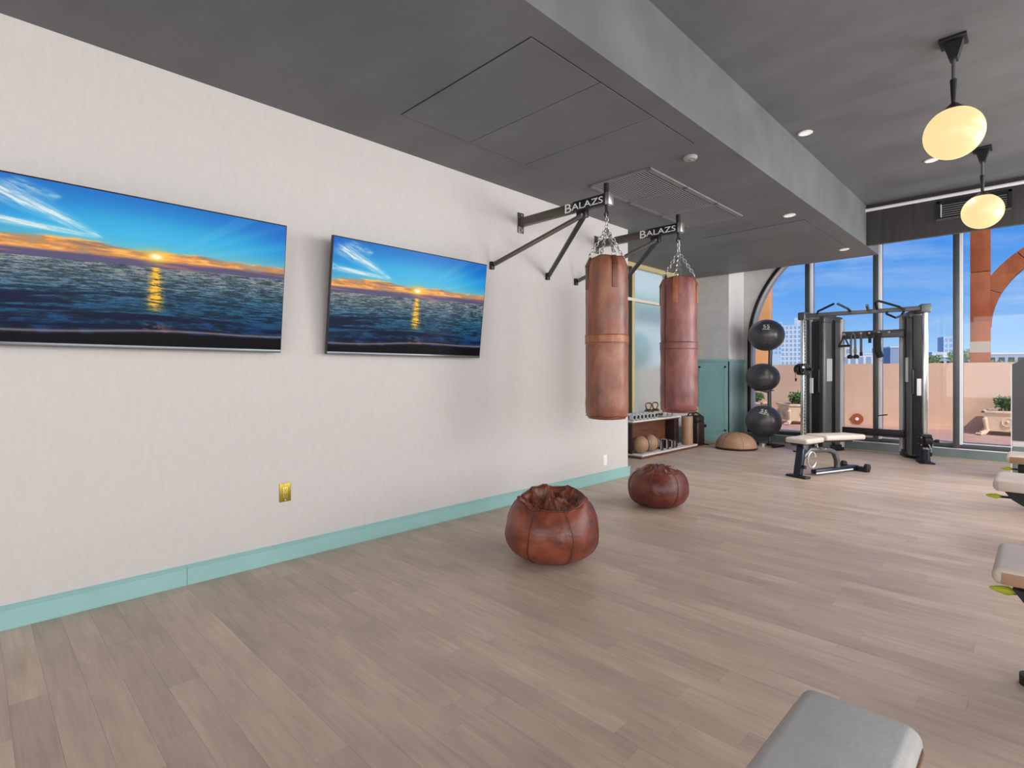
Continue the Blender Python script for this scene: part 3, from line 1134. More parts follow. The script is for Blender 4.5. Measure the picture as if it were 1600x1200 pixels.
def heavy_bag(x, y, zt, zb, r, lab, m, band_m, strap_m, rz, seed):
    t = thing('heavy_bag', lab, 'punching bag', (x, y, 0), rz, 'leather heavy bags')
    H = zt - zb
    prof = [(0, zb + .01), (r * .55, zb + .004), (r * .86, zb + .012), (r * .97, zb + .045), (r, zb + .1)]
    for i in range(1, 30):
        z = zb + .1 + (H - .30) * i / 30
        prof.append((r * (1 + .012 * math.sin(i * 1.1 + seed) - .03 * (i / 30)), z))
    prof += [(r * .965, zt - .16), (r * .945, zt - .10), (r * .89, zt - .05), (r * .80, zt - .015), (r * .72, zt), (r * .62, zt - .015), (r * .3, zt - .045), (0, zt - .05)]

    def fn(p, a, rr, z):
        n = noise.noise(Vector((math.cos(a) * 1.5, math.sin(a) * 1.5, z * 4 + seed)))
        n2 = noise.noise(Vector((math.cos(a) * 5, math.sin(a) * 5, z * 14 + seed)))
        k = 1 + .02 * n + .008 * n2
        topw = max(0, (z - (zt - .16)) / .16)
        botw = max(0, ((zb + .08) - z) / .08)
        k += .03 * topw * math.sin(a * 11 + 2 * n) * (1 if z < zt else .6)
        k += .02 * botw * math.sin(a * 14)
        z2 = z + topw * .006 * math.sin(a * 4 + seed)
        return Vector((p.x * k, p.y * k, z2))
    MB().lathe(prof, 72, fn=fn).build('body', m, t, smooth=True)
    zm = zb + H * .5
    bp = [(r * 1.008, zm - .045), (r * 1.016, zm - .038), (r * 1.016, zm + .025), (r * 1.008, zm + .032), (r * .95, zm + .03), (r * .95, zm - .04), (r * 1.008, zm - .045)]
    MB().lathe(bp, 72, fn=lambda p, a, rr, z: Vector((p.x * (1 + .02 * noise.noise(Vector((math.cos(a) * 1.5, math.sin(a) * 1.5, z * 4 + seed)))), p.y * (1 + .02 * noise.noise(Vector((math.cos(a) * 1.5, math.sin(a) * 1.5, z * 4 + seed)))), z))).build('band', band_m, t, smooth=True)
    for dz in (-.037, .024):
        MB().tube([(r * 1.025 * math.cos(a), r * 1.025 * math.sin(a), zm + dz) for a in np.linspace(0, 2 * PI, 48, endpoint=False)], .0016, 5, closed=True).build('stitching', M['seam'], t)
    MB().tube([(r * 1.0 * math.cos(a), r * 1.0 * math.sin(a), zb + .035 + .006 * math.sin(a * 7)) for a in np.linspace(0, 2 * PI, 60, endpoint=False)], .0018, 5, closed=True).build('stitching', M['seam'], t)
    # long side seam
    MB().tube([(-r * .985, -.03, z) for z in np.linspace(zb + .05, zt - .07, 20)], .004, 6).build('side_seam', M['seam'], t)
    for k in range(4):
        a = PI / 4 + k * PI / 2
        ca, sa = math.cos(a), math.sin(a)
        tb = MB()
        tb.box((ca * r * .985, sa * r * .985, zt - .17), (.012, .05, .2), rz=a, bev=.003)
        tb.box((ca * r * .93, sa * r * .93, zt - .045), (.012, .045, .085), rz=a, ry=-.45, bev=.003)
        s_ = tb.build('strap', strap_m, t)
        MB().tube([(ca * (r * .84 + .0) - sa * .02 * math.cos(b), sa * (r * .84) + ca * .02 * math.cos(b), zt + .008 + .022 * math.sin(b)) for b in np.linspace(0, 2 * PI, 12, endpoint=False)], .0035, 5, closed=True).build('ring', M['steel'], s_)
        chain((ca * r * .82, sa * r * .82, zt + .02), (0.004 * ca, 0.004 * sa, 2.46), 9, t)
    chain((0, 0, 2.46), (0, 0, 2.585), 4, t)
    return t


heavy_bag(-2.602, 3.763, 2.215, .86, .178, 'tan-brown leather heavy bag with light middle band, nearer of the two', M['leather_bag'], M['strap'], M['strap_dark'], math.radians(12), 1.0)
heavy_bag(-2.602, 5.01, 2.205, .85, .18, 'maroon-brown leather heavy bag hanging farther away before the glazed frame', M['leather_bag2'], M['leather_bag2'], M['strap'], math.radians(62), 4.0)

# ------------------------------------------------------------------ leather bean bags
def bean_bag(x, y, R, H, lab, m, seed, cavity, rz=0.0):
    t = thing('bean_bag', lab, 'bean bag', (x, y, 0), rz, 'leather bean bags on the floor')
    prof = []
    zc = H * .44
    for i in range(0, 40):
        a = -PI / 2 + (PI / 2 + (.88 if cavity else 1.25)) * i / 39
        rr = R * max(math.cos(a), 0) ** (.62 if cavity else .5)
        zz = zc + (zc if a < 0 else (H - zc) / (math.sin(.88) if cavity else 1)) * math.sin(a)
        prof.append((max(rr, 0.0), max(zz, 0)))
    prof[0] = (0, 0)
    rt, zt = prof[-1]
    if cavity:
        for i, (k, d) in enumerate(((.98, .006), (.94, .004), (.90, -.012), (.85, -.03), (.79, -.045), (.73, -.055), (.66, -.06), (.6, -.06), (.53, -.058), (.46, -.055), (.4, -.05), (.33, -.046), (.26, -.043), (.2, -.04), (.13, -.038), (.07, -.036), (0, -.036))):
            prof.append((rt * k, zt + d))
    else:
        for i, (k, d) in enumerate(((.86, .014), (.7, .022), (.55, .028), (.4, .03), (.25, .028), (.12, .02), (0, .012))):
            prof.append((rt * k, zt + d))
    nouter = 40
    NS = 160 if cavity else 112

    def fn(p, a, rr, z):
        c, s = math.cos(a), math.sin(a)
        n = noise.noise(Vector((c * 1.3, s * 1.3, z * 4 + seed)))
        n2 = noise.noise(Vector((c * 3.5, s * 3.5, z * 18 + seed)))
        k = 1 + .035 * n + .012 * n2
        # seams pull in
        for j in range(7):
            da = (a - (j * 2 * PI / 7 + .35) + PI) % (2 * PI) - PI
            k -= .016 * math.exp(-(da / .05) ** 2)
        h = max(0, min(1, (z - H * .62) / (H * .38)))
        q = Vector((p.x * k, p.y * k, z))
        if cavity:
            q.z += h * (.03 * math.cos(a - 2.2) + .014 * math.sin(3 * a + 1) + .008 * math.sin(5 * a))
            inner = max(0, 1 - rr / (rt * 1.02))
            if z > H * .7:
                w0 = noise.noise(Vector((p.x * 4, p.y * 4, seed + 9)))
                w1 = noise.noise(Vector((p.x * 7 + seed + w0 * 1.5, p.y * 7 - w0, seed)))
                w2_ = noise.noise(Vector((p.x * 15 + w1 * 3, p.y * 15 + w0 * 3, seed + 3)))
                q.z += min(1, inner * 4) * (.11 * (.42 - abs(w1) * 2.4) + .04 * (.4 - abs(w2_) * 2))
        else:
            w1 = noise.noise(Vector((p.x * 14, p.y * 14, seed)))
            q.z += h * h * (.012 * (.4 - abs(w1) * 2.4) + .006 * math.sin(11 * a + 3 * w1))
        if z < .02:
            q.z = z
        q.z = max(q.z, 0)
        return q
    MB().lathe(prof, NS, fn=fn).build('body', m, t, smooth=True)
    # piped seams and the rim piping
    def surf(a, idx):
        r_, z_ = prof[idx]
        return fn(Vector((r_ * math.cos(a), r_ * math.sin(a), z_)), a, r_, z_)
    for j in range(7):
        a = j * 2 * PI / 7 + .35
        pts = [surf(a + .12 * math.sin(i / 12 + j), i) for i in range(4, nouter - 1, 2)]
        pts = [Vector((p.x * 1.004, p.y * 1.004, p.z)) for p in pts]
        MB().tube(pts, .0032, 6).build('seam', M['seam'] if j % 2 else M['strap_dark'], t)
    if cavity:
        pts = [surf(a, nouter) + Vector((0, 0, .002)) for a in np.linspace(0, 2 * PI, 64, endpoint=False)]
        MB().tube(pts, .005, 6, closed=True).build('rim_piping', M['strap_dark'], t)
        a0 = -.42
        pts = [surf(a0, i) for i in range(6, 26, 2)]
        MB().tube([Vector((p.x * 1.003, p.y * 1.003, p.z)) for p in pts], .016, 8, sq=(1, .35)).build('handle_loop', M['strap_dark'], t)
    return t


bean_bag(-2.365, 2.78, .315, .40, 'russet leather bean bag with collapsed open top, nearer one', M['leather_bean'], 2.0, True, 0)
bean_bag(-2.60, 4.60, .28, .355, 'dark oxblood leather bean bag with gathered top, below the hanging bags', M['leather_bean2'], 6.0, False, 1.0)

# ------------------------------------------------------------------ accessory rack with its contents
RX, RY0, RY1 = -4.16, 6.86, 8.62
rk = thing('storage_rack', 'low walnut rack with two pale shelves beside the glazed wall', 'rack', (-4.38, 7.74, 0))


def rb(x0, x1, y0, y1, z0, z1, name, m, bev=.003, label=None):
    return MB().bb(x0 + 4.38, x1 + 4.38, y0 - 7.74, y1 - 7.74, z0, z1, bev=bev).build(name, m, rk, label=label)


rb(-4.56, RX + .02, RY0, RY1, 0, .035, 'base', M['walnut'])
rb(-4.56, RX + .03, RY0 + .01, RY1, .035, .06, 'lower_shelf', M['shelf'])
rb(-4.56, RX - .12, RY0, 8.32, .52, .545, 'top_shelf', M['shelf'])
rb(-4.55, RX - .14, RY0, 8.32, .50, .52, 'shelf_lip', M['walnut'])
rb(-4.54, -4.50, RY0 + .02, 8.3, .06, .50, 'back_panel', M['walnut'])
rb(-4.56, RX - .14, RY0, RY0 + .025, .06, .50, 'side_panel', M['dark_brown'])
rb(-4.56, -4.33, 8.2, 8.34, .06, .50, 'end_post', M['dark_brown'])

# dumbbells
def dumbbell():
    t = thing('dumbbell', '', 'dumbbell', (0, 0, 0), 0, 'chrome dumbbells on the top shelf')
    for s in (-1, 1):
        h = MB().cyl((s * .045, 0, .048), (s * .105, 0, .048), .046, n=8).build('head', M['pale_chrome'], t)
        MB().cyl((s * .105, 0, .048), (s * .109, 0, .048), .03, n=14).build('end_disc', M['black'], h)
    MB().cyl((-.05, 0, .048), (.05, 0, .048), .014, n=10).build('grip', M['kettle'], t)
    return t


db = dumbbell()
ords = ['nearest the wall corner', 'second from the wall corner', 'third from the wall corner', 'fourth from the wall corner', 'fifth from the wall corner', 'sixth from the wall corner', 'seventh from the wall corner']
for i in range(7):
    lab = 'small chrome dumbbell on the rack top, ' + ords[i]
    loc = (-4.40, 6.92 + i * .105, .546)
    if i == 0:
        db.location = loc
        db['label'] = lab
    else:
        copy_thing(db, loc, 0, lab)
for i, (yy, s_) in enumerate(((7.78, 1.0), (7.93, 1.0))):
    o = copy_thing(db, (-4.35, yy, .546), .35, ['larger chrome dumbbell turned sideways right of the dumbbell row', 'larger chrome dumbbell at the far end of the rack top'][i])
    o.scale = (s_, s_, s_)

# kettlebells
for i, yy in enumerate((7.45, 7.66)):
    k = thing('kettlebell', ['bronze kettlebell behind the small dumbbells, nearer one', 'bronze kettlebell beside the farther heavy bag, farther one'][i], 'kettlebell', (-4.52, yy + .25, .546), PI / 2 - .3, 'bronze kettlebells on the rack')
    MB().lathe([(0, 0), (.04, 0), (.062, .02), (.075, .06), (.068, .10), (.045, .125), (0, .13)], 20).build('bell', M['kettle'], k)
    MB().tube([(-.03, 0, .12), (-.055, 0, .16), (-.06, 0, .20), (-.035, 0, .222), (.035, 0, .222), (.06, 0, .20), (.055, 0, .16), (.03, 0, .12)], .011, 8).build('handle', M['kettle'], k)

# medicine balls on the lower shelf
for i, yy in enumerate((7.03, 7.30)):
    k = thing('medicine_ball', ['tan leather medicine ball with white rim at the near end of the lower shelf', 'tan leather medicine ball behind the nearest ball on the lower shelf'][i], 'ball', (-4.26, yy, .06), PI / 2 - .35, 'tan medicine balls on the rack')
    MB().sphere((0, 0, .128), .128, 28).build('body', M['tan'], k, smooth=True)
    for x_, m_, r_ in ((.075, M['black'], .112), (.092, M['shelf'], .1), (.105, M['black'], .085)):
        MB().lathe([(r_ - .01, -.007), (r_, -.007), (r_ + .002, 0), (r_, .007), (r_ - .01, .007)], 28).build('ring', m_, k, smooth=True)
        ob = [c for c in bpy.data.objects if c.parent == k][-1]
        ob.location = (x_ * .6, -.06 + x_ * 0, .128)
        ob.location = (0, -x_ * 0, .128)
        ob.rotation_euler = (0, PI / 2, 0)
        ob.location = (x_, 0, .128)
# framed blocks
for i, (yy, s_) in enumerate(((7.54, .15), (7.72, .16), (7.88, .13), (7.98, .12))):
    k = thing('weight_block', ['brown leather weight block next to the medicine balls', 'larger brown weight block, second after the balls', 'small weight block, third after the balls', 'small weight block farthest along the shelf'][i], 'weight', (-4.24, yy, .06), 0, 'weight blocks on the lower shelf')
    MB().bb(-.06, .06, -.03, .03, 0, s_, bev=.006).build('body', M['dark_brown'], k)
    f = MB()
    f.bb(-.055, .055, -.036, -.03, 0, .014).bb(-.055, .055, -.036, -.03, s_ - .014, s_).bb(-.055, -.041, -.036, -.03, 0, s_).bb(.041, .055, -.036, -.03, 0, s_)
    f.build('frame', M['shelf'], k)
for i, yy in enumerate((8.1, 8.17)):
    k = MB().bb(-.025, .025, -.025, .025, 0, .04, bev=.006).cyl((0, 0, .03), (0, 0, .05), .012, n=10).build('small_weight', M['chrome'], None, loc=(-4.22, yy, .06))
    tag(k, ['tiny chrome weight past the blocks on the lower shelf', 'tiny chrome weight at the foot of the mat roll'][i], 'weight', 'tiny chrome weights')
k = thing('mat_roll', 'tan rolled leather mat standing upright at the rack end', 'mat', (-4.22, 8.42, .06))
MB().lathe([(0, 0), (.088, 0), (.092, .01), (.092, .465), (.086, .475), (.05, .47), (0, .47)], 28).build('roll', M['tan'], k, smooth='auto')
MB().tube([(.05 * (1 - i / 44) * math.cos(i * .5) + .028 * 0, .05 * (1 - i / 44) * math.sin(i * .5), .476) for i in range(36)], .003, 5).build('spiral_edge', M['dark_brown'], k)
k = thing('gear_bag', 'black and dark brown tall gear bag leaning beyond the mat roll', 'bag', (-4.30, 8.86, 0))
MB().bb(-.10, .12, -.12, .14, 0, .42, bev=.03, seg=3).build('body', M['dark_brown'], k)
MB().bb(-.13, .13, -.15, .13, .40, .52, bev=.05, seg=3).build('top_flap', M['rubber'], k)
MB().tube([(-.08, -.1, .5), (-.04, -.12, .57), (.06, -.05, .57), (.11, .06, .5)], .016, 6).build('handle', M['rubber'], k)
MB().cyl((.10, .13, .33), (.10, .19, .33), .03, n=12).build('buckle', M['black'], k)
k = thing('step_board', 'thin brown board on the floor at the foot of the glazed wall', 'board', (-4.33, 9.2, 0))
MB().bb(-.26, .2, -.16, .2, .0, .02, bev=.003).build('top', M['tan'], k)
MB().bb(-.26, .2, -.175, -.161, .0, .022, bev=.002).build('edge', M['dark_brown'], k)

# ------------------------------------------------------------------ balance dome, ball stand
k = thing('balance_dome', 'brown half-ball balance trainer lying dome up on the floor', 'balance trainer', (-3.62, 8.95, 0))
prof = [(0, .02), (.31, .02), (.322, .032)] + [(.322 * math.cos(a) ** .85, .032 + .24 * math.sin(a)) for a in np.linspace(.05, PI / 2 - .02, 16)] + [(0, .272)]
MB().lathe(prof, 48).build('dome', M['tan'], k, smooth=True)
MB().lathe([(0, 0), (.30, 0), (.325, .01), (.33, .024), (.32, .036), (.3, .03), (0, .03)], 48).build('base_plate', M['dark_brown'], k)
for j in range(6):
    a = j * PI / 3 + .2
    MB().tube([(.323 * math.cos(b) ** .85 * math.cos(a), .323 * math.cos(b) ** .85 * math.sin(a), .033 + .241 * math.sin(b)) for b in np.linspace(.05, 1.5, 14)], .0022, 5).build('seam', M['seam'], k)

sx, sy = -3.41, 9.72
k = thing('ball_stand', 'black upright ball stand beside the teal column holding three balls', 'stand', (sx, sy, 0))
MB().tube([(0.05, .02, 0.02), (.04, .02, 1.0), (.06, .02, 1.68)], .032, 12).build('pole', M['charcoal'], k)
MB().bb(-.3, .28, -.02, .06, 0, .035, bev=.008).build('foot_rail', M['black'], k)
MB().bar((-.28, .02, .02), (-.28, -.24, .02), .05, .035, bev=.005).build('foot', M['black'], k)
MB().bar((.26, .02, .02), (.2, -.28, .02), .05, .035, bev=.005).build('foot', M['black'], k)
MB().cyl((.0, -.18, 0), (0, -.18, .05), .06, n=20).build('chrome_weight', M['chrome'], k)
for z in (.16, .93, 1.66):
    cx = -.04 if z < 1.5 else .0
    MB().tube([(cx + .15 * math.cos(a), .0 + .15 * math.sin(a), z + .02) for a in np.linspace(0, 2 * PI, 28, endpoint=False)], .009, 6, closed=True).build('ring_holder', M['charcoal'], k)
    MB().bar((.045, .02, z - .02), (cx, -.13, z + .015), .03, .02).build('ring_arm', M['charcoal'], k)
for i, (dx, z, txt, tz) in enumerate(((.0, 1.905, '55', 0.0), (-.06, 1.175, '', 0), (-.045, .415, '55', -.25))):
    lab = ['glossy dark grey exercise ball with white number, top of the stand', 'glossy black exercise ball in the middle of the stand', 'glossy black exercise ball with white number, lowest on the stand'][i]
    b_ = thing('exercise_ball', lab, 'ball', (sx + dx, sy - .01, z), 0, 'exercise balls on the stand')
    r = (.292, .278, .292)[i]
    sq = (.93, .88, .95)[i]
    MB().sphere((0, 0, 0), r, 48, (1, 1, sq)).build('body', M['ball'], b_, smooth=True)
    MB().cyl((.1, -r * .72, -r * .62 * sq), (.1, -r * .74, -r * .63 * sq), .012, n=12).build('plug', M['black'], b_)
    if txt:
        # number printed on the upper front, facing the room
        az, el = math.radians(-71), math.radians(26 if i == 0 else 40)
        n_ = Vector((math.cos(el) * math.cos(az), math.cos(el) * math.sin(az), math.sin(el)))
        rightv = Vector((-math.sin(az), math.cos(az), 0))
        upv = n_.cross(rightv)
        if i == 2:
            rq = Matrix.Rotation(-.28, 3, n_)
            rightv, upv = rq @ rightv, rq @ upv

        def wrap(me_, sc=1.0, du=0, dv=0):
            for v_ in me_.vertices:
                pt = n_ + rightv * ((v_.co.x + du) / r) + upv * ((v_.co.y + dv) / r)
                pt.normalize()
                pt = pt * (r + .0012 + max(0, v_.co.z) * .5)
                v_.co = Vector((pt.x, pt.y, pt.z * sq))
        o_, w_ = text_mesh(txt, .115, M['print'], 'number', b_, (0, 0, 0), (0, 0, 0), extrude=.001)
        wrap(o_.data, du=-w_ / 2, dv=-.02)
        l_ = MB()
        for q_ in range(14):
            a_ = -.06 + q_ * .0088
            l_.bb(a_, a_ + .0075, -.004 + .004 * math.sin(q_ * 2.1), .006 + .003 * math.cos(q_ * 1.3), 0, .001)
        o2 = l_.build('print_line', M['print'], b_)
        wrap(o2.data, du=0, dv=-.042)

# ------------------------------------------------------------------ cable machine
cm = thing('cable_machine', 'tall grey dual cable machine with pull-up bar before the windows', 'gym machine', (-1.93, 9.75, 0))


def W(x, y, z=0):
    return (x + 1.93, y - 9.75, z)


LC, RC = Vector((-2.70, 9.30, 0)), Vector((-1.17, 9.36, 0))
for side, (fc, rc) in enumerate(((LC, Vector((-2.40, 10.0, 0))), (RC, Vector((-1.43, 10.02, 0))))):
    d = (rc - fc).normalized()
    n_ = Vector((-d.y, d.x, 0))
    ang = math.atan2(d.y, d.x)

    def at(a, b, z):
        p = fc + d * a + n_ * b
        return W(p.x, p.y, z)
    MB().box(at(0, 0, 1.10), (.075, .055, 2.06), rz=ang, bev=.01).build('guide_column', M['chrome'], cm)
    hol = MB()
    for q in range(38):
        hol.cyl(at(-.01, -.030, .25 + q * .05), at(-.01, -.027, .25 + q * .05), .011, n=8)
    hol.build('height_holes', M['black'], cm, kind='stuff')
    MB().box(at(0.01, 0, 2.15), (.14, .12, .12), rz=ang, bev=.012).build('corner_block', M['charcoal'], cm)
    MB().bar(at(-.12, 0, .025), at(.75, 0, .025), .07, .05, bev=.006).build('base_rail', M['navy'], cm)
    MB().box(at(-.02, 0, .01), (.22, .17, .02), rz=ang, bev=.004).build('foot_plate', M['black'], cm)
    MB().cyl(at(0, 0, .02), at(0, 0, .19), .062, .058, n=20).build('column_shoe', M['navy'], cm)
    MB().bar(at(0, 0, 2.15), at(.7, 0, 2.15), .07, .09, bev=.006).build('top_rail', M['charcoal'], cm)
    # shroud: inner dark box, outer curved face and light edge strips
    sh = MB().box(at(.54, 0, 1.10), (.42, .20, 2.12), rz=ang, bev=.03, seg=3).build('shroud', M['graphite'], cm)
    MB().box(at(.30, 0, 1.08), (.07, .14, 2.0), rz=ang).build('weight_stack_slot', M['black'], sh)
    s = -1 if side == 0 else 1
    MB().box(at(.54, s * .103 * (1 if side == 0 else 1), 1.10), (.07, .02, 2.0), rz=ang, bev=.006).build('dark_slot', M['black'], sh)
    MB().cyl(at(.74, s * .09, .06), at(.74, s * .09, 2.12), .045, n=16).build('edge_tube', M['silver'], sh)
    MB().cyl(at(.36, -s * .06, .06), at(.36, -s * .06, 2.12), .055, n=16).build('edge_tube', M['silver'] if side else M['graphite'], sh)
    MB().box(at(.54, 0, 2.1), (.44, .215, .1), rz=ang, bev=.02).build('cap', M['charcoal'], sh)
    MB().box(at(.62, 0, .05), (.30, .24, .1), rz=ang, bev=.01).build('shroud_foot', M['black'], sh)
    cmk = MB()
    MB().box(at(.44, s * .108, 1.30), (.12, .006, .36), rz=ang).build('placard', M['alu_light'] if side else M['silver'], sh)
    MB().box(at(.20, 0.02, 1.05), (.02, .05, .24), rz=ang).build('white_placard', M['alu_light'], cm)
    MB().tube([at(.26, s * .05, .95), at(.22, s * .09, .95), at(.22, s * .09, 1.30), at(.26, s * .05, 1.30)], .013, 8).build('side_handle', M['black'], cm)
    # cable
    MB().tube([at(.08, 0, .2), at(.08, 0, 2.1)], .005, 6).build('cable', M['black'], cm)
    # carriage
    zc = 1.31 if side == 0 else .31
    ca = MB().box(at(.0, 0, zc), (.15, .13, .18), rz=ang, bev=.012).build('pulley_carriage', M['rubber'], cm)
    MB().cyl(at(-.10, -.035, zc), at(-.10, .035, zc), .075, n=24).build('pulley', M['black'], ca)
    MB().bar(at(-.10, -.045, zc + .06), at(-.10, -.045, zc - .06), .09, .012).build('pulley_cheek', M['rubber'], ca)
    for (a_, z_) in ((-.15, .05), (-.15, -.05), (-.05, .05), (-.05, -.05)):
        for b_ in (-.069, .063):
            MB().cyl(at(a_ + .09 if a_ > -.1 else a_ + .06, b_, zc + z_), at(a_ + .09 if a_ > -.1 else a_ + .06, b_ + .006, zc + z_), .011, n=8).build('bolt', M['steel'], ca)
    MB().box(at(-.085, -.066, zc + .03), (.05, .003, .028), rz=ang).build('label_plate', M['alu_light'], ca)
    MB().cyl(at(0, -.07, zc), at(0, -.13, zc), .014, n=10).cyl(at(0, -.12, zc), at(0, -.155, zc), .024, n=14).build('pull_knob', M['black'], ca)
    MB().tube([at(-.16, 0, zc - .03), at(-.2, -.02, zc - .10), at(-.19, -.02, zc - .14)], .008, 6).build('snap_hook', M['steel'], ca)
    MB().cyl(at(-.19, -.02, zc - .14), at(-.19, -.02, zc - .19), .016, .01, n=10).build('cable_stop', M['black'], ca)

# pull-up bar with angled grips
MB().bar(W(LC.x - .03, LC.y - .02, 2.155), W(RC.x + .03, RC.y - .02, 2.155), .06, .06, bev=.006).build('pull_up_bar', M['charcoal'], cm)
mx_, my_ = (LC.x + RC.x) / 2, 9.31
for pts in ([(-2.50, 9.29, 2.17), (-2.47, 9.2, 2.20), (-2.23, 9.12, 2.29)], [(-2.05, 9.30, 2.17), (-2.07, 9.2, 2.21), (-2.19, 9.12, 2.29)],
            [(-1.72, 9.31, 2.17), (-1.72, 9.18, 2.27), (-1.66, 9.1, 2.275), (-1.42, 9.1, 2.17), (-1.40, 9.2, 2.15), (-1.40, 9.32, 2.16)],
            [(-1.60, 9.31, 2.13), (-1.58, 9.15, 2.09), (-1.46, 9.08, 2.02), (-1.41, 9.14, 2.05), (-1.40, 9.32, 2.13)]):
    MB().tube([W(*p) for p in pts], .016, 8).build('grip', M['black'], cm)
k_ = MB().cyl(W(-1.83, 9.22, 2.24), W(-1.83, 9.3, 2.17), .02, n=12).build('hub', M['charcoal'], cm)
MB().bar(W(-2.42, 9.93, 1.855), W(-1.44, 9.93, 1.855), .05, .12, bev=.005).build('accessory_rail', M['charcoal'], cm)
MB().bar(W(-2.40, 9.93, .33), W(-1.44, 9.93, .33), .05, .11, bev=.005).build('lower_brace', M['black'], cm)
hx = [-2.27, -2.145, -2.035, -1.925, -1.80, -1.67]
for x in hx:
    MB().cyl(W(x, 9.905, 1.87), W(x, 9.86, 1.875), .009, n=8).cyl(W(x, 9.862, 1.875), W(x, 9.852, 1.875), .017, n=12).build('hook', M['steel'], cm)
MB().cyl(W(-1.925, 9.90, 1.865), W(-1.925, 9.87, 1.865), .045, n=20).build('centre_knob', M['black'], cm)
MB().bb(*(W(-1.945, 0)[0], W(-1.905, 0)[0]), 9.88 - 9.75, 9.9 - 9.75, 1.72, 1.81).build('tag', M['black'], cm)
MB().cyl(W(-1.68, 9.80, .62), W(-1.80, 9.75, .60), .009, n=8).build('selector_lever', M['black'], cm)

# accessories hanging from the hooks: things of their own
t = thing('stirrup_handle', 'black triangular stirrup handle, first accessory hanging on the rail', 'handle', (-2.27, 9.862, 1.655))
MB().tube([(0, 0, .195), (-.055, 0, .06), (-.07, 0, .03)], .012, 6).tube([(0, 0, .195), (.055, 0, .06), (.07, 0, .03)], .012, 6).build('side_strap', M['rubber'], t)
MB().cyl((-.08, 0, .03), (.08, 0, .03), .018, n=12).build('grip', M['rubber'], t)
MB().tube([(.02 * math.cos(a), 0, .212 + .02 * math.sin(a)) for a in np.linspace(0, 2 * PI, 12, endpoint=False)], .004, 5, closed=True).build('ring', M['steel'], t)
t = thing('triceps_rope', 'black two-ended pull-down rope hanging beside the stirrup handle', 'rope', (-2.145, 9.862, 1.48))
for s in (-1, 1):
    MB().tube([(0, 0, .40), (s * .025, 0, .36), (s * .03, 0, .2), (s * .03, 0, .05)], .016, 8).build('rope_leg', M['charcoal'], t)
    MB().lathe([(0, 0), (.03, 0), (.042, .02), (.042, .04), (.02, .06), (0, .06)], 14, (s * .042, 0, .0)).build('end_ball', M['rubber'], t)
t = thing('pull_strap', 'narrow dark strap hanging third from the left on the rail', 'strap', (-2.035, 9.862, 1.52))
MB().bb(-.017, .017, -.006, .006, 0, .35, bev=.003).build('webbing', M['charcoal'], t)
MB().bb(-.02, .02, -.009, .009, 0, .06, bev=.003).build('end_sleeve', M['rubber'], t)
t = thing('ankle_cuff', 'wide curved black padded cuff hanging right of the middle mullion', 'strap', (-1.80, 9.862, 1.43))
MB().tube([(-.01, 0, .44), (-.02, 0, .3), (-.012, 0, .16), (.02, 0, .06)], .05, 8, sq=(.3, 1)).build('padding', M['rubber'], t)
MB().tube([(.025 + .024 * math.cos(a), 0, .03 + .024 * math.sin(a)) for a in np.linspace(0, 2 * PI, 14, endpoint=False)], .005, 5, closed=True).build('ring', M['steel'], t)

# ------------------------------------------------------------------ adjustable bench by the machine
bx0 = Vector((-2.10, 6.98, 0))
bax = Vector((-1.72, 8.02, 0)) - bx0
bn = thing('adjustable_bench', 'adjustable cream bench with navy frame standing before the cable machine', 'bench', tuple(bx0), math.atan2(bax.y, bax.x))
BL = bax.length
MB().box((.14, 0, .445), (.33, .29, .065), ry=-.04, bev=.025, seg=4).build('seat_pad', M['cream_vinyl'], bn)
MB().box((.72, 0, .455), (.76, .29, .065), ry=.03, bev=.025, seg=4).build('back_pad', M['cream_vinyl'], bn)
MB().box((.14, 0, .405), (.28, .16, .025), ry=-.04).build('seat_plate', M['black'], bn)
MB().box((.68, 0, .41), (.60, .09, .035), ry=.03).build('back_spine', M['black'], bn)
MB().bar((.02, 0, .03), (.09, 0, .40), .09, .06, bev=.008).build('front_leg', M['navy'], bn)
MB().box((.02, 0, .012), (.10, .26, .024), bev=.005).build('front_foot', M['black'], bn)
MB().bar((.09, 0, .33), (.12, 0, .41), .10, .08, bev=.006).build('hinge_block', M['charcoal'], bn)
MB().tube([(.10, 0, .24), (.22, 0, .32), (.36, 0, .31), (.56, 0, .30), (.68, 0, .26), (.74, 0, .16), (.74, 0, .07)], .034, 10).build('curved_spine', M['charcoal'], bn)
MB().bar((.30, 0, .045), (BL + .02, 0, .045), .07, .05, bev=.006).build('base_rail', M['navy'], bn)
MB().bar((.30, -.037, .03), (BL - .1, -.037, .03), .006, .016).build('rail_trim', M['alu_light'], bn)
MB().box((BL, 0, .03), (.07, .34, .06), bev=.008).build('rear_foot', M['navy'], bn)
for s in (-1, 1):
    MB().cyl((BL, s * .17, .06), (BL, s * .13, .06), .045, n=18).build('wheel', M['rubber'], bn)
MB().tube([(.24 + .075 * math.cos(a), -.02, .20 + .095 * math.sin(a)) for a in np.linspace(.3, 2 * PI - .3, 20)], .012, 8).build('transport_handle', M['chrome'], bn)
MB().bar((.38, 0, .29), (.33, 0, .42), .03, .02).build('back_strut', M['chrome'], bn)
MB().cyl((.40, .05, .33), (.40, -.09, .33), .011, n=10).build('adjust_pin', M['chrome'], bn)
MB().cyl((.04, .05, .13), (.04, -.085, .13), .022, n=12).build('adjust_knob', M['black'], bn)

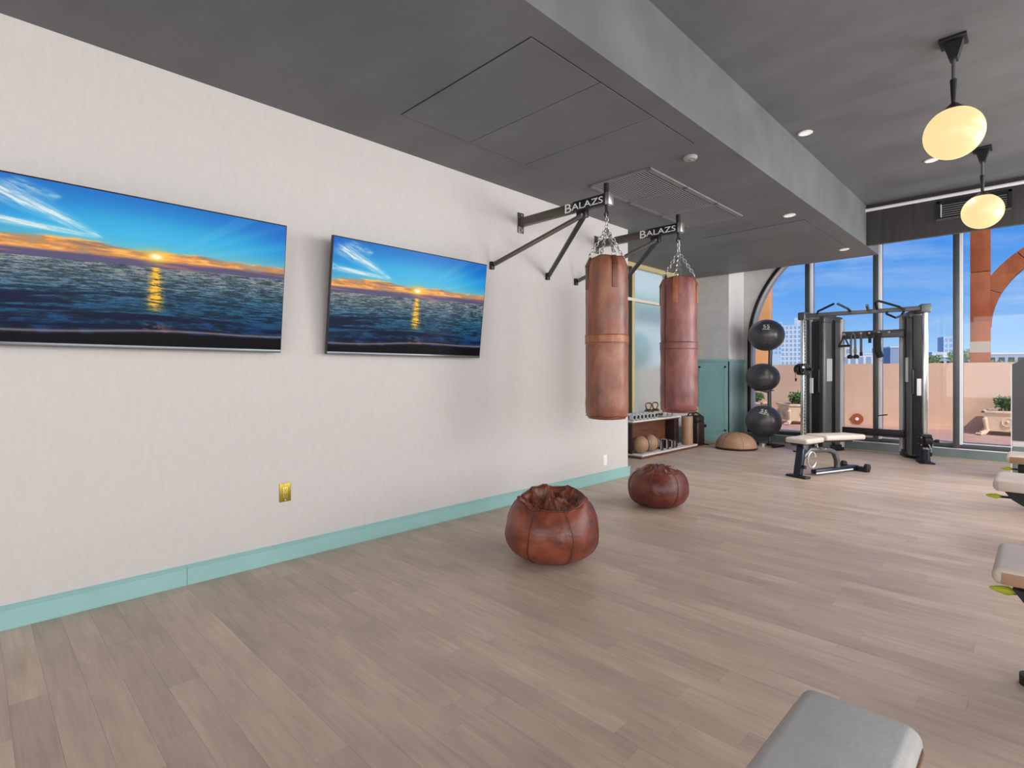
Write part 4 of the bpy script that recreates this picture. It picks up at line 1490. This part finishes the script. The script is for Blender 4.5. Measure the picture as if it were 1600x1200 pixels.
# ------------------------------------------------------------------ flat bench in the foreground
fb = thing('flat_bench', 'grey padded flat bench cut off by the bottom photo edge', 'bench', (-.315, .965, 0), math.radians(0))
MB().bb(-.125, .125, -.62, .555, .385, .452, bev=.032, seg=6).build('pad', M['grey_vinyl'], fb)
pp = [(-.127, -.59), (-.127, .50), (-.118, .535), (-.09, .552), (.09, .552), (.118, .535), (.127, .50), (.127, -.59), (.09, -.616), (-.09, -.616)]
MB().tube([(a * 1.003, b_ * 1.003, .418) for a, b_ in pp], .0035, 6, closed=True).build('piping', M['brown_vinyl'], fb)
MB().bb(-.12, .12, -.6, .54, .372, .39, bev=.004).build('pad_board', M['brown_vinyl'], fb)
MB().bb(-.04, .04, -.5, .42, .30, .372, bev=.006).build('spine', M['black'], fb)
for y in (-.45, .38):
    MB().bar((0, y, .31), (0, y, .02), .06, .06, bev=.005).build('leg', M['black'], fb)
    MB().bb(-.2, .2, y - .035, y + .035, 0, .04, bev=.006).build('foot', M['black'], fb)

# ------------------------------------------------------------------ strength machines along the right
def machine(x, y, zt, lab, hull=True, rz=0.0, sc=1.0, th=.085, lx=0.0, lz=0.0):
    t = thing('strength_machine', lab, 'gym machine', (x, y, 0), rz, 'strength machines along the right')
    s = sc
    MB().bb(0, .48 * s, -.05, .42 * s, zt - th * s, zt, bev=min(.035, th * .42) * s, seg=4).build('seat_pad', M['cream_vinyl'], t)
    sd = MB()
    sd.bb(.03 * s, .45 * s, -.053, -.048, zt - (th - .008) * s, zt - .014 * s, bev=.002)
    sd.build('pad_side', M['tan'] if not hull or th < .08 else M['cream_vinyl'], t)
    if hull:
        poly = [(.06, zt - .085), (.10, zt - .14), (.18, zt - .19), (.30, zt - .22), (.45, zt - .22), (.45, zt - .085)]
        MB().prism(poly, 'y', .0, .30).build('seat_hull', M['black'], t)
    else:
        MB().bb(.08, .45, .02, .30, zt - .17, zt - .085, bev=.01).build('seat_hull', M['black'], t)
    MB().bar((.22 + lx, .12, zt - .14 + lz), (.03 + lx, .05, zt - .135 + lz), .014, .014).build('lever_rod', M['black'], t)
    lv = MB()
    lv.lathe([(0, 0), (.010, .005), (.018, .03), (.014, .06), (.004, .085), (0, .088)], 12)
    l_ = lv.build('lever_grip', M['lime'], t, label='lime green lever grip')
    l_.location = (.045 + lx, .055, zt - .135 + lz)
    l_.rotation_euler = (0, -PI / 2, 0)
    MB().bb(.25, .35, .1, .2, .05, zt - .15, bev=.01).build('post', M['charcoal'], t)
    MB().bb(.24, 1.1, .1, .2, .01, .07, bev=.01).build('base_rail', M['charcoal'], t)
    if th < .08:
      MB().cyl((.115, .13, 0), (.115, .13, .04), .04, n=20).cyl((.115, .13, .03), (.3, .15, .045), .02, n=10).build('foot', M['rubber'], t)
      MB().cyl((.115, .13, .039), (.115, .13, .045), .024, n=16).build('foot_cap', M['chrome'], t)
    MB().box((.62, .18, zt + .35), (.10, .42, .60), ry=.15, bev=.035, seg=3).build('back_pad', M['cream_vinyl'], t)
    MB().bb(.66, .76, .12, .24, .05, zt + .5, bev=.01).build('back_post', M['charcoal'], t)
    MB().bb(.95, 1.25, -.1, .5, 0, 1.45, bev=.04, seg=3).build('weight_tower', M['graphite'], t)
    return t


machine(-.145, 2.86, .492, 'cream-seated strength machine at the right photo edge, nearest one', hull=True, th=.066, lx=.03, lz=.025)
machine(-.255, 5.12, .505, 'cream-seated strength machine at the right photo edge, middle one', hull=True, sc=1.0)
machine(-.245, 6.72, .50, 'cream-seated strength machine at the right photo edge, third, beside the dark tower', hull=False, sc=.9)
t = thing('weight_tower', 'tall dark grey weight tower cut off by the right photo edge near the window', 'gym machine', (-.262, 8.5, 0))
MB().prism([(0, .47), (0, 1.35), (.12, 1.42), (.5, 1.47), (.7, 1.47), (.7, .47)], 'y', 0, .42).build('shroud', M['tower_dark'], t)
MB().bb(.008, .69, .01, .41, .40, .47, bev=.004).build('label_strip', M['alu_light'], t)
MB().bb(.01, .69, .01, .41, .02, .40, bev=.006).build('lower_panel', M['sill'], t)
MB().bb(-.004, .004, -.006, .0, .02, 1.35).build('edge_trim', M['alu_light'], t)
MB().bb(-.02, .75, -.03, .45, 0, .03, bev=.004).build('base_plate', M['black'], t)

# ------------------------------------------------------------------ pendants and ceiling fittings
def pendant(x, y, lab):
    t = thing('pendant_lamp', lab, 'lamp', (x, y, ZC), 0, 'globe pendants under the upper ceiling')
    MB().box((0, 0, -.012), (.15, .15, .024), bev=.004).build('ceiling_plate', M['black'], t)
    mb = MB()
    mb.prism([(-.055, -.024), (.055, -.024), (.022, -.14), (-.022, -.14)], 'y', -.04, .04)
    mb.build('canopy', M['black'], t)
    MB().cyl((0, 0, -.14), (0, 0, -.29), .012, n=10).build('rod', M['charcoal'], t)
    MB().cyl((0, 0, -.275), (0, 0, -.44), .021, .013, n=14).build('socket_cone', M['black'], t)
    MB().lathe([(0, -.44), (.02, -.44), (.06, -.478), (.085, -.492), (.085, -.502), (0, -.502)], 28).build('cap', M['black'], t)
    MB().sphere((0, 0, -.646), .172, 48).build('globe', M['globe'], t, smooth=True)
    return t


p1 = pendant(-.44, 4.78, 'glowing cream globe pendant on black stem, nearer one')
copy_thing(p1, (-.443, 7.30, ZC), 0, 'glowing cream globe pendant on black stem, farther one before the bulkhead')
for i, (x, y, z, lab, on) in enumerate(((-1.62, 5.628, ZC, 'round white downlight in the upper ceiling beside the beam', 1),
                                        (-.86, 7.307, ZC, 'round white downlight in the upper ceiling behind the nearer globe', 1),
                                        (-2.0, 6.39, ZS, 'round white downlight in the soffit beyond the return grilles', 1),
                                        (-2.0, 8.69, ZS, 'round white downlight in the soffit nearest the windows', 1))):
    t = thing('downlight', lab, 'lamp', (x, y, z), 0, 'recessed downlights')
    MB().lathe([(0, 0), (.062, 0), (.066, -.006), (.052, -.012), (.05, -.008)], 28).build('trim_ring', M['alu_light'], t)
    MB().lathe([(0, -.007), (.051, -.007), (.051, -.010), (0, -.010)], 28).build('lens', M['downlight'], t)
    if i:
        lamp('downlight_beam', 'SPOT', (x, y, z - .03), 70, (1, .93, .84), (x, y, 0), spot_size=2.2, spot_blend=.9, shadow_soft_size=.05)
t = thing('smoke_detector', 'round grey detector on the soffit beside the return grilles', 'detector', (-2.03, 4.107, ZS))
MB().lathe([(0, 0), (.055, 0), (.055, -.012), (.045, -.026), (0, -.03)], 28).build('housing', M['detector'], t)
MB().lathe([(0, -.028), (.018, -.028), (.016, -.034), (0, -.035)], 16).build('centre', M['slat'], t)

# ------------------------------------------------------------------ terrace and the city beyond
struct('terrace_floor', MB().bb(-14, 9, 10.42, 15.2, -.2, 0), M['terrace'])
struct('terrace_wall', MB().bb(-14, 9, 15.2, 15.45, -.2, 1.475), M['stucco_out'])
struct('terrace_wall_base', MB().bb(-14, 9, 15.17, 15.2, 0, .10), M['stucco_out'])
struct('ground', MB().bb(-900, 900, -300, 900, -14.2, -14), M['ground'])
struct('terrace_side', MB().bb(-14, XG - .2, 0, 10.42, -.2, 0), M['grass_out'])

t = thing('wall_drain', 'round brown drain ring with pale centre low on the terrace wall', 'drain', (-3.21, 15.168, .14))
MB().cyl((0, 0, .0), (0, -.02, 0), .13, n=28).build('flange', M['corten'], t)
MB().cyl((0, -.02, 0), (0, -.03, 0), .04, n=16).build('centre', M['alu_light'], t)

# weathered steel arch frame beyond the terrace wall, plates as separate parts
t = thing('steel_arch', 'rust-coloured steel frame with round arch rising beyond the terrace wall', 'arch', (-.96, 15.6, 1.2))
ox, oz = .96, -1.2
for z0, z1, nm in ((1.2, 2.37, 0), (2.385, 3.45, 0), (3.465, 4.38, 0), (4.395, 6.2, 0)):
    MB().bb(-1.145 + ox, -.815 + ox, -.1, .1, z0 + oz, z1 + oz, bev=.004).build('column_plate', M['corten'], t)
MB().bb(-1.15 + ox, -.81 + ox, -.104, -.1, 1.7 + oz, 1.94 + oz).build('repair_patch', M['concrete'], t)
Rc = 1.65
ccx, ccz = -.80 + Rc, 2.25
segs = 7
for i in range(segs):
    a0 = PI - i * PI / segs
    a1 = PI - (i + 1) * PI / segs + .008
    mb = MB()
    for j in range(5):
        b0 = a0 + (a1 - a0) * j / 5
        b1 = a0 + (a1 - a0) * (j + 1) / 5
        ro = Rc + .34
        q = [(ccx + Rc * math.cos(b0), ccz + Rc * math.sin(b0)), (ccx + Rc * math.cos(b1), ccz + Rc * math.sin(b1)),
             (ccx + ro * math.cos(b1), ccz + ro * math.sin(b1)), (ccx + ro * math.cos(b0), ccz + ro * math.sin(b0))]
        mb.prism([(p[0] + ox, p[1] + oz) for p in q], 'y', -.098, .098)
    mb.build('arch_plate', M['corten'], t)
MB().bb(ccx + Rc + ox, ccx + Rc + .34 + ox, -.1, .1, 0, 2.25 + oz).build('column_plate', M['corten'], t)

t = thing('steel_pier', 'tall steel pier coloured sunlit orange outside the arched end of the window', 'pier', (-5.95, 15.6, 0))
for z0, z1 in ((0, 2.2), (2.215, 3.7), (3.715, 5.4)):
    MB().bb(-.6, .6, -.1, .1, z0, z1, bev=.004).build('plate', M['pier'], t)


def leafball(mb, c, r, n, size, rnd, flat=1.0):
    for _ in range(n):
        v_ = Vector((rnd.gauss(0, 1), rnd.gauss(0, 1), rnd.gauss(0, 1))).normalized()
        p = Vector(c) + Vector((v_.x, v_.y, v_.z * flat)) * r * rnd.uniform(.55, 1.05)
        a = Vector((rnd.gauss(0, 1), rnd.gauss(0, 1), rnd.gauss(0, 1))).normalized()
        b = a.cross(v_).normalized() * size * .45
        a = (a + v_).normalized() * size
        vv = [mb.bm.verts.new(p - a), mb.bm.verts.new(p + b), mb.bm.verts.new(p + a), mb.bm.verts.new(p - b)]
        mb.bm.faces.new(vv)


def planter(x, y, rz, lab, seed):
    t = thing('stone_planter', lab, 'planter', (x, y, 0), rz, 'cast stone planters on the terrace')
    w0, w1 = .30, .36
    mb = MB()
    A = [(-w0, -w0, .09), (w0, -w0, .09), (w0, w0, .09), (-w0, w0, .09)]
    B = [(-w1, -w1, .46), (w1, -w1, .46), (w1, w1, .46), (-w1, w1, .46)]
    va = [mb.bm.verts.new(p) for p in A]
    vb = [mb.bm.verts.new(p) for p in B]
    mb.bm.faces.new(va)
    mb.bm.faces.new(vb)
    for k in range(4):
        mb.bm.faces.new((va[k], va[(k + 1) % 4], vb[(k + 1) % 4], vb[k]))
    mb.build('box', M['planter'], t)
    rim = MB()
    for s in (-1, 1):
        rim.box((s * .36, 0, .475), (.06, .78, .05), bev=.012).box((0, s * .36, .475), (.78, .06, .05), bev=.012)
    rim.build('rim', M['planter'], t)
    MB().bb(-.33, .33, -.33, .33, .455, .47).build('soil', M['soil'], t)
    for s in range(4):
        a = s * PI / 2
        c, s_ = math.cos(a), math.sin(a)
        rot = Matrix.Rotation(a, 3, 'Z')
        w = MB().tube([rot @ Vector((.085 * math.cos(b), -.337 + .0, .28 + .085 * math.sin(b))) for b in np.linspace(0, 2 * PI, 24, endpoint=False)], .012, 6, closed=True)
        w.sphere(tuple(rot @ Vector((0, -.335, .28))), .03, 12)
        w.build('wreath', M['planter'], t)
        q = rot @ Vector((-.33, -.33, 0))
        pw = MB()
        pw.tube([rot @ Vector(p) for p in ((-.30, -.30, .40), (-.335, -.335, .32), (-.32, -.32, .20), (-.31, -.31, .10), (-.35, -.35, .05), (-.40, -.40, .035))], [.02, .045, .035, .045, .05, .045], 10)
        for dx in (-.035, 0, .035):
            pw.sphere(tuple(rot @ Vector((-.42 + dx, -.42 - dx, .028))), .026, 10)
        pw.build('lion_foot', M['planter'], t)
    sh = thing('terrace_shrub', lab.replace('stone planter', 'shrub growing in the stone planter'), 'shrub', (x, y, .47), rz, 'shrubs in the stone planters')
    rnd = random.Random(seed)
    fb_ = MB()
    for _ in range(7):
        leafball(fb_, (rnd.uniform(-.14, .14), rnd.uniform(-.14, .14), rnd.uniform(.1, .22)), .12, 90, .035, rnd)
    fb_.build('foliage', M['leaf'], sh, smooth=False, kind='stuff')
    st = MB()
    for _ in range(6):
        a = rnd.uniform(0, 2 * PI)
        st.tube([(0, 0, -.005), (.06 * math.cos(a), .06 * math.sin(a), .12), (.14 * math.cos(a), .14 * math.sin(a), .24)], .006, 5)
    st.build('stems', M['bark'], sh)
    return t


planter(-.50, 14.72, 0.0, 'pale stone planter with claw feet near the dark tower', 1)
planter(-4.32, 14.45, math.radians(38), 'pale stone planter turned cornerwise left of the cable machine', 2)
planter(-5.48, 14.62, 0.0, 'pale stone planter behind the ball stand', 3)

# city: each building its own thing
def building(x, y, w, d, z1, m, lab, floors, bays, gm, rz=0.0, group='distant city buildings', z0=-14):
    t = thing('distant_building', lab, 'building', (x, y, z0), rz, group)
    H = z1 - z0
    MB().bb(-w / 2, w / 2, -d / 2, d / 2, 0, H).build('walls', m, t)
    MB().bb(-w / 2 - .1, w / 2 + .1, -d / 2 - .1, d / 2 + .1, H, H + .3).build('roof', M['city_white'], t)
    fh = 3.4
    n0 = max(0, int((13) / fh))
    wm = MB().bb(-.5, .5, -.05, 0, 0, 1).mesh('window', gm)
    for f_ in range(floors):
        for b_ in range(bays):
            o = bpy.data.objects.new('window', wm)
            COL.objects.link(o)
            o.parent = t
            ww = w / bays * .62
            o.location = (-w / 2 + w * (b_ + .5) / bays, -d / 2, H - (f_ + 1) * fh + .6)
            o.scale = (ww, 1.5, 2.2)
    return t


def RY(px, D):
    k = (px - 800) / 840.0
    return ((-.7029 + k * .7113) * D, (.7113 + k * .7029) * D)


x, y = RY(1236, 420)
building(x, y, 14, 12, 38, M['city_white'], 'distant white high-rise with blue window grid right of the top ball', 12, 5, M['city_glass'], .3)
x, y = RY(1213, 460)
building(x, y, 9, 10, 44, M['city_blue'], 'pale blue distant tower directly behind the ball stand pole', 8, 3, M['city_glass'], .3)
x, y = RY(1247, 500)
building(x, y, 6, 10, 52, M['city_white'], 'slim pale distant tower beside the machine left column', 8, 2, M['city_blue'], .3)
x, y = RY(1340, 150)
building(x, y, 9, 8, 6.3, M['city_white'], 'low white distant block seen under the hanging straps', 2, 5, M['city_grey'], .4)
x, y = RY(1322, 190)
building(x, y, 6, 8, 10.2, M['transom'], 'cream distant block behind the stirrup handle', 3, 3, M['city_grey'], .4)
x, y = RY(1384, 200)
building(x, y, 7, 8, 10.4, M['city_white'], 'white distant block right of the middle mullion', 3, 4, M['city_blue'], .4)
x, y = RY(1400, 120)
building(x, y, 3.6, 6, 6.8, M['city_grey'], 'plain blue-grey distant box left of the right machine tower', 0, 0, M['city_grey'], .4)
x, y = RY(1477, 330)
building(x, y, 5, 8, 23, M['city_blue'], 'pale glass tower far off, left of the right-hand mullion', 5, 2, M['city_glass'], .5)
x, y = RY(1476, 220)
building(x, y, 12, 8, 9.5, M['city_white'], 'wide low white building under the far glass tower', 2, 5, M['city_blue'], .5)
x, y = RY(1478, 90)
building(x, y, 4.5, 5, 3.8, M['city_grey'], 'low grey-roofed building between trees at the right mullion', 1, 4, M['black'], .5)
x, y = RY(1566, 110)
building(x, y, 8, 6, 5.0, M['city_grey'], 'flat grey building seen through the steel arch', 1, 5, M['black'], .5)


def tree(px, D, zt, r, lab, seed):
    x, y = RY(px, D)
    t = thing('tree', lab, 'tree', (x, y, -14), 0, 'trees beyond the terrace')
    rnd = random.Random(seed)
    fb_ = MB()
    zc = zt + 14 - r
    for _ in range(14):
        leafball(fb_, (rnd.uniform(-r, r) * .7, rnd.uniform(-r, r) * .7, zc + rnd.uniform(-r, r) * .6), r * .45, 90, .13, rnd, .8)
    fb_.build('crown', M['leaf2'], t, smooth=False, kind='stuff')
    MB().tube([(0, 0, 0), (.1, 0, zc * .5), (0, .1, zc)], [.35, .25, .12], 8).build('trunk', M['bark'], t)


tree(1509, 55, 3.9, 1.5, 'light green tree between the right mullion and steel column', 1)
tree(1458, 70, 3.8, 1.2, 'yellow-green tree right of the cable machine', 2)
tree(1556, 46, 2.5, .95, 'light green tree seen low through the arch, left one', 3)
tree(1584, 70, 3.1, 1.5, 'light green tree seen low through the arch beside the tower', 4)
tree(1616, 55, 3.1, 1.2, 'light green tree just behind the dark weight tower', 5)

# behind the frosted glazing: pale wall added to brighten the panes, hedge, shrub
t = thing('added_pale_wall', 'added pale wall with teal band to whiten the frosted glazing', 'building', (-13.0, 17.0, -.2))
MB().bb(-.4, 0, -14, 12, 0, 9).build('wall', M['white_render'], t)
MB().bb(0, .5, -14, 12, 4.3, 4.9).build('teal_band', M['pale_teal'], t)
MB().bb(0, .06, -14, 12, 1.2, 1.6).build('pink_band', M['red_wall'], t)
t = thing('garden_hedge', 'pale green hedge blurred behind the frosted glazing', 'hedge', (-9.6, 12.5, -.2))
hm = MB().bb(-.3, .3, -6.5, 2.6, 0, 1.35, bev=.1, seg=3)
hm.build('foliage', M['hedge'], t)
t = thing('round_shrub', 'blurred teal round shrub behind the frosted glazing', 'shrub', (-8.2, 13.3, 0.0))
MB().sphere((0, 0, 1.9), .42, 20, (1, 1, 1.3)).build('crown', M['tealtree'], t, smooth=True)
MB().cyl((0, 0, -.0), (0, 0, 1.6), .05, n=10).build('trunk', M['bark'], t)
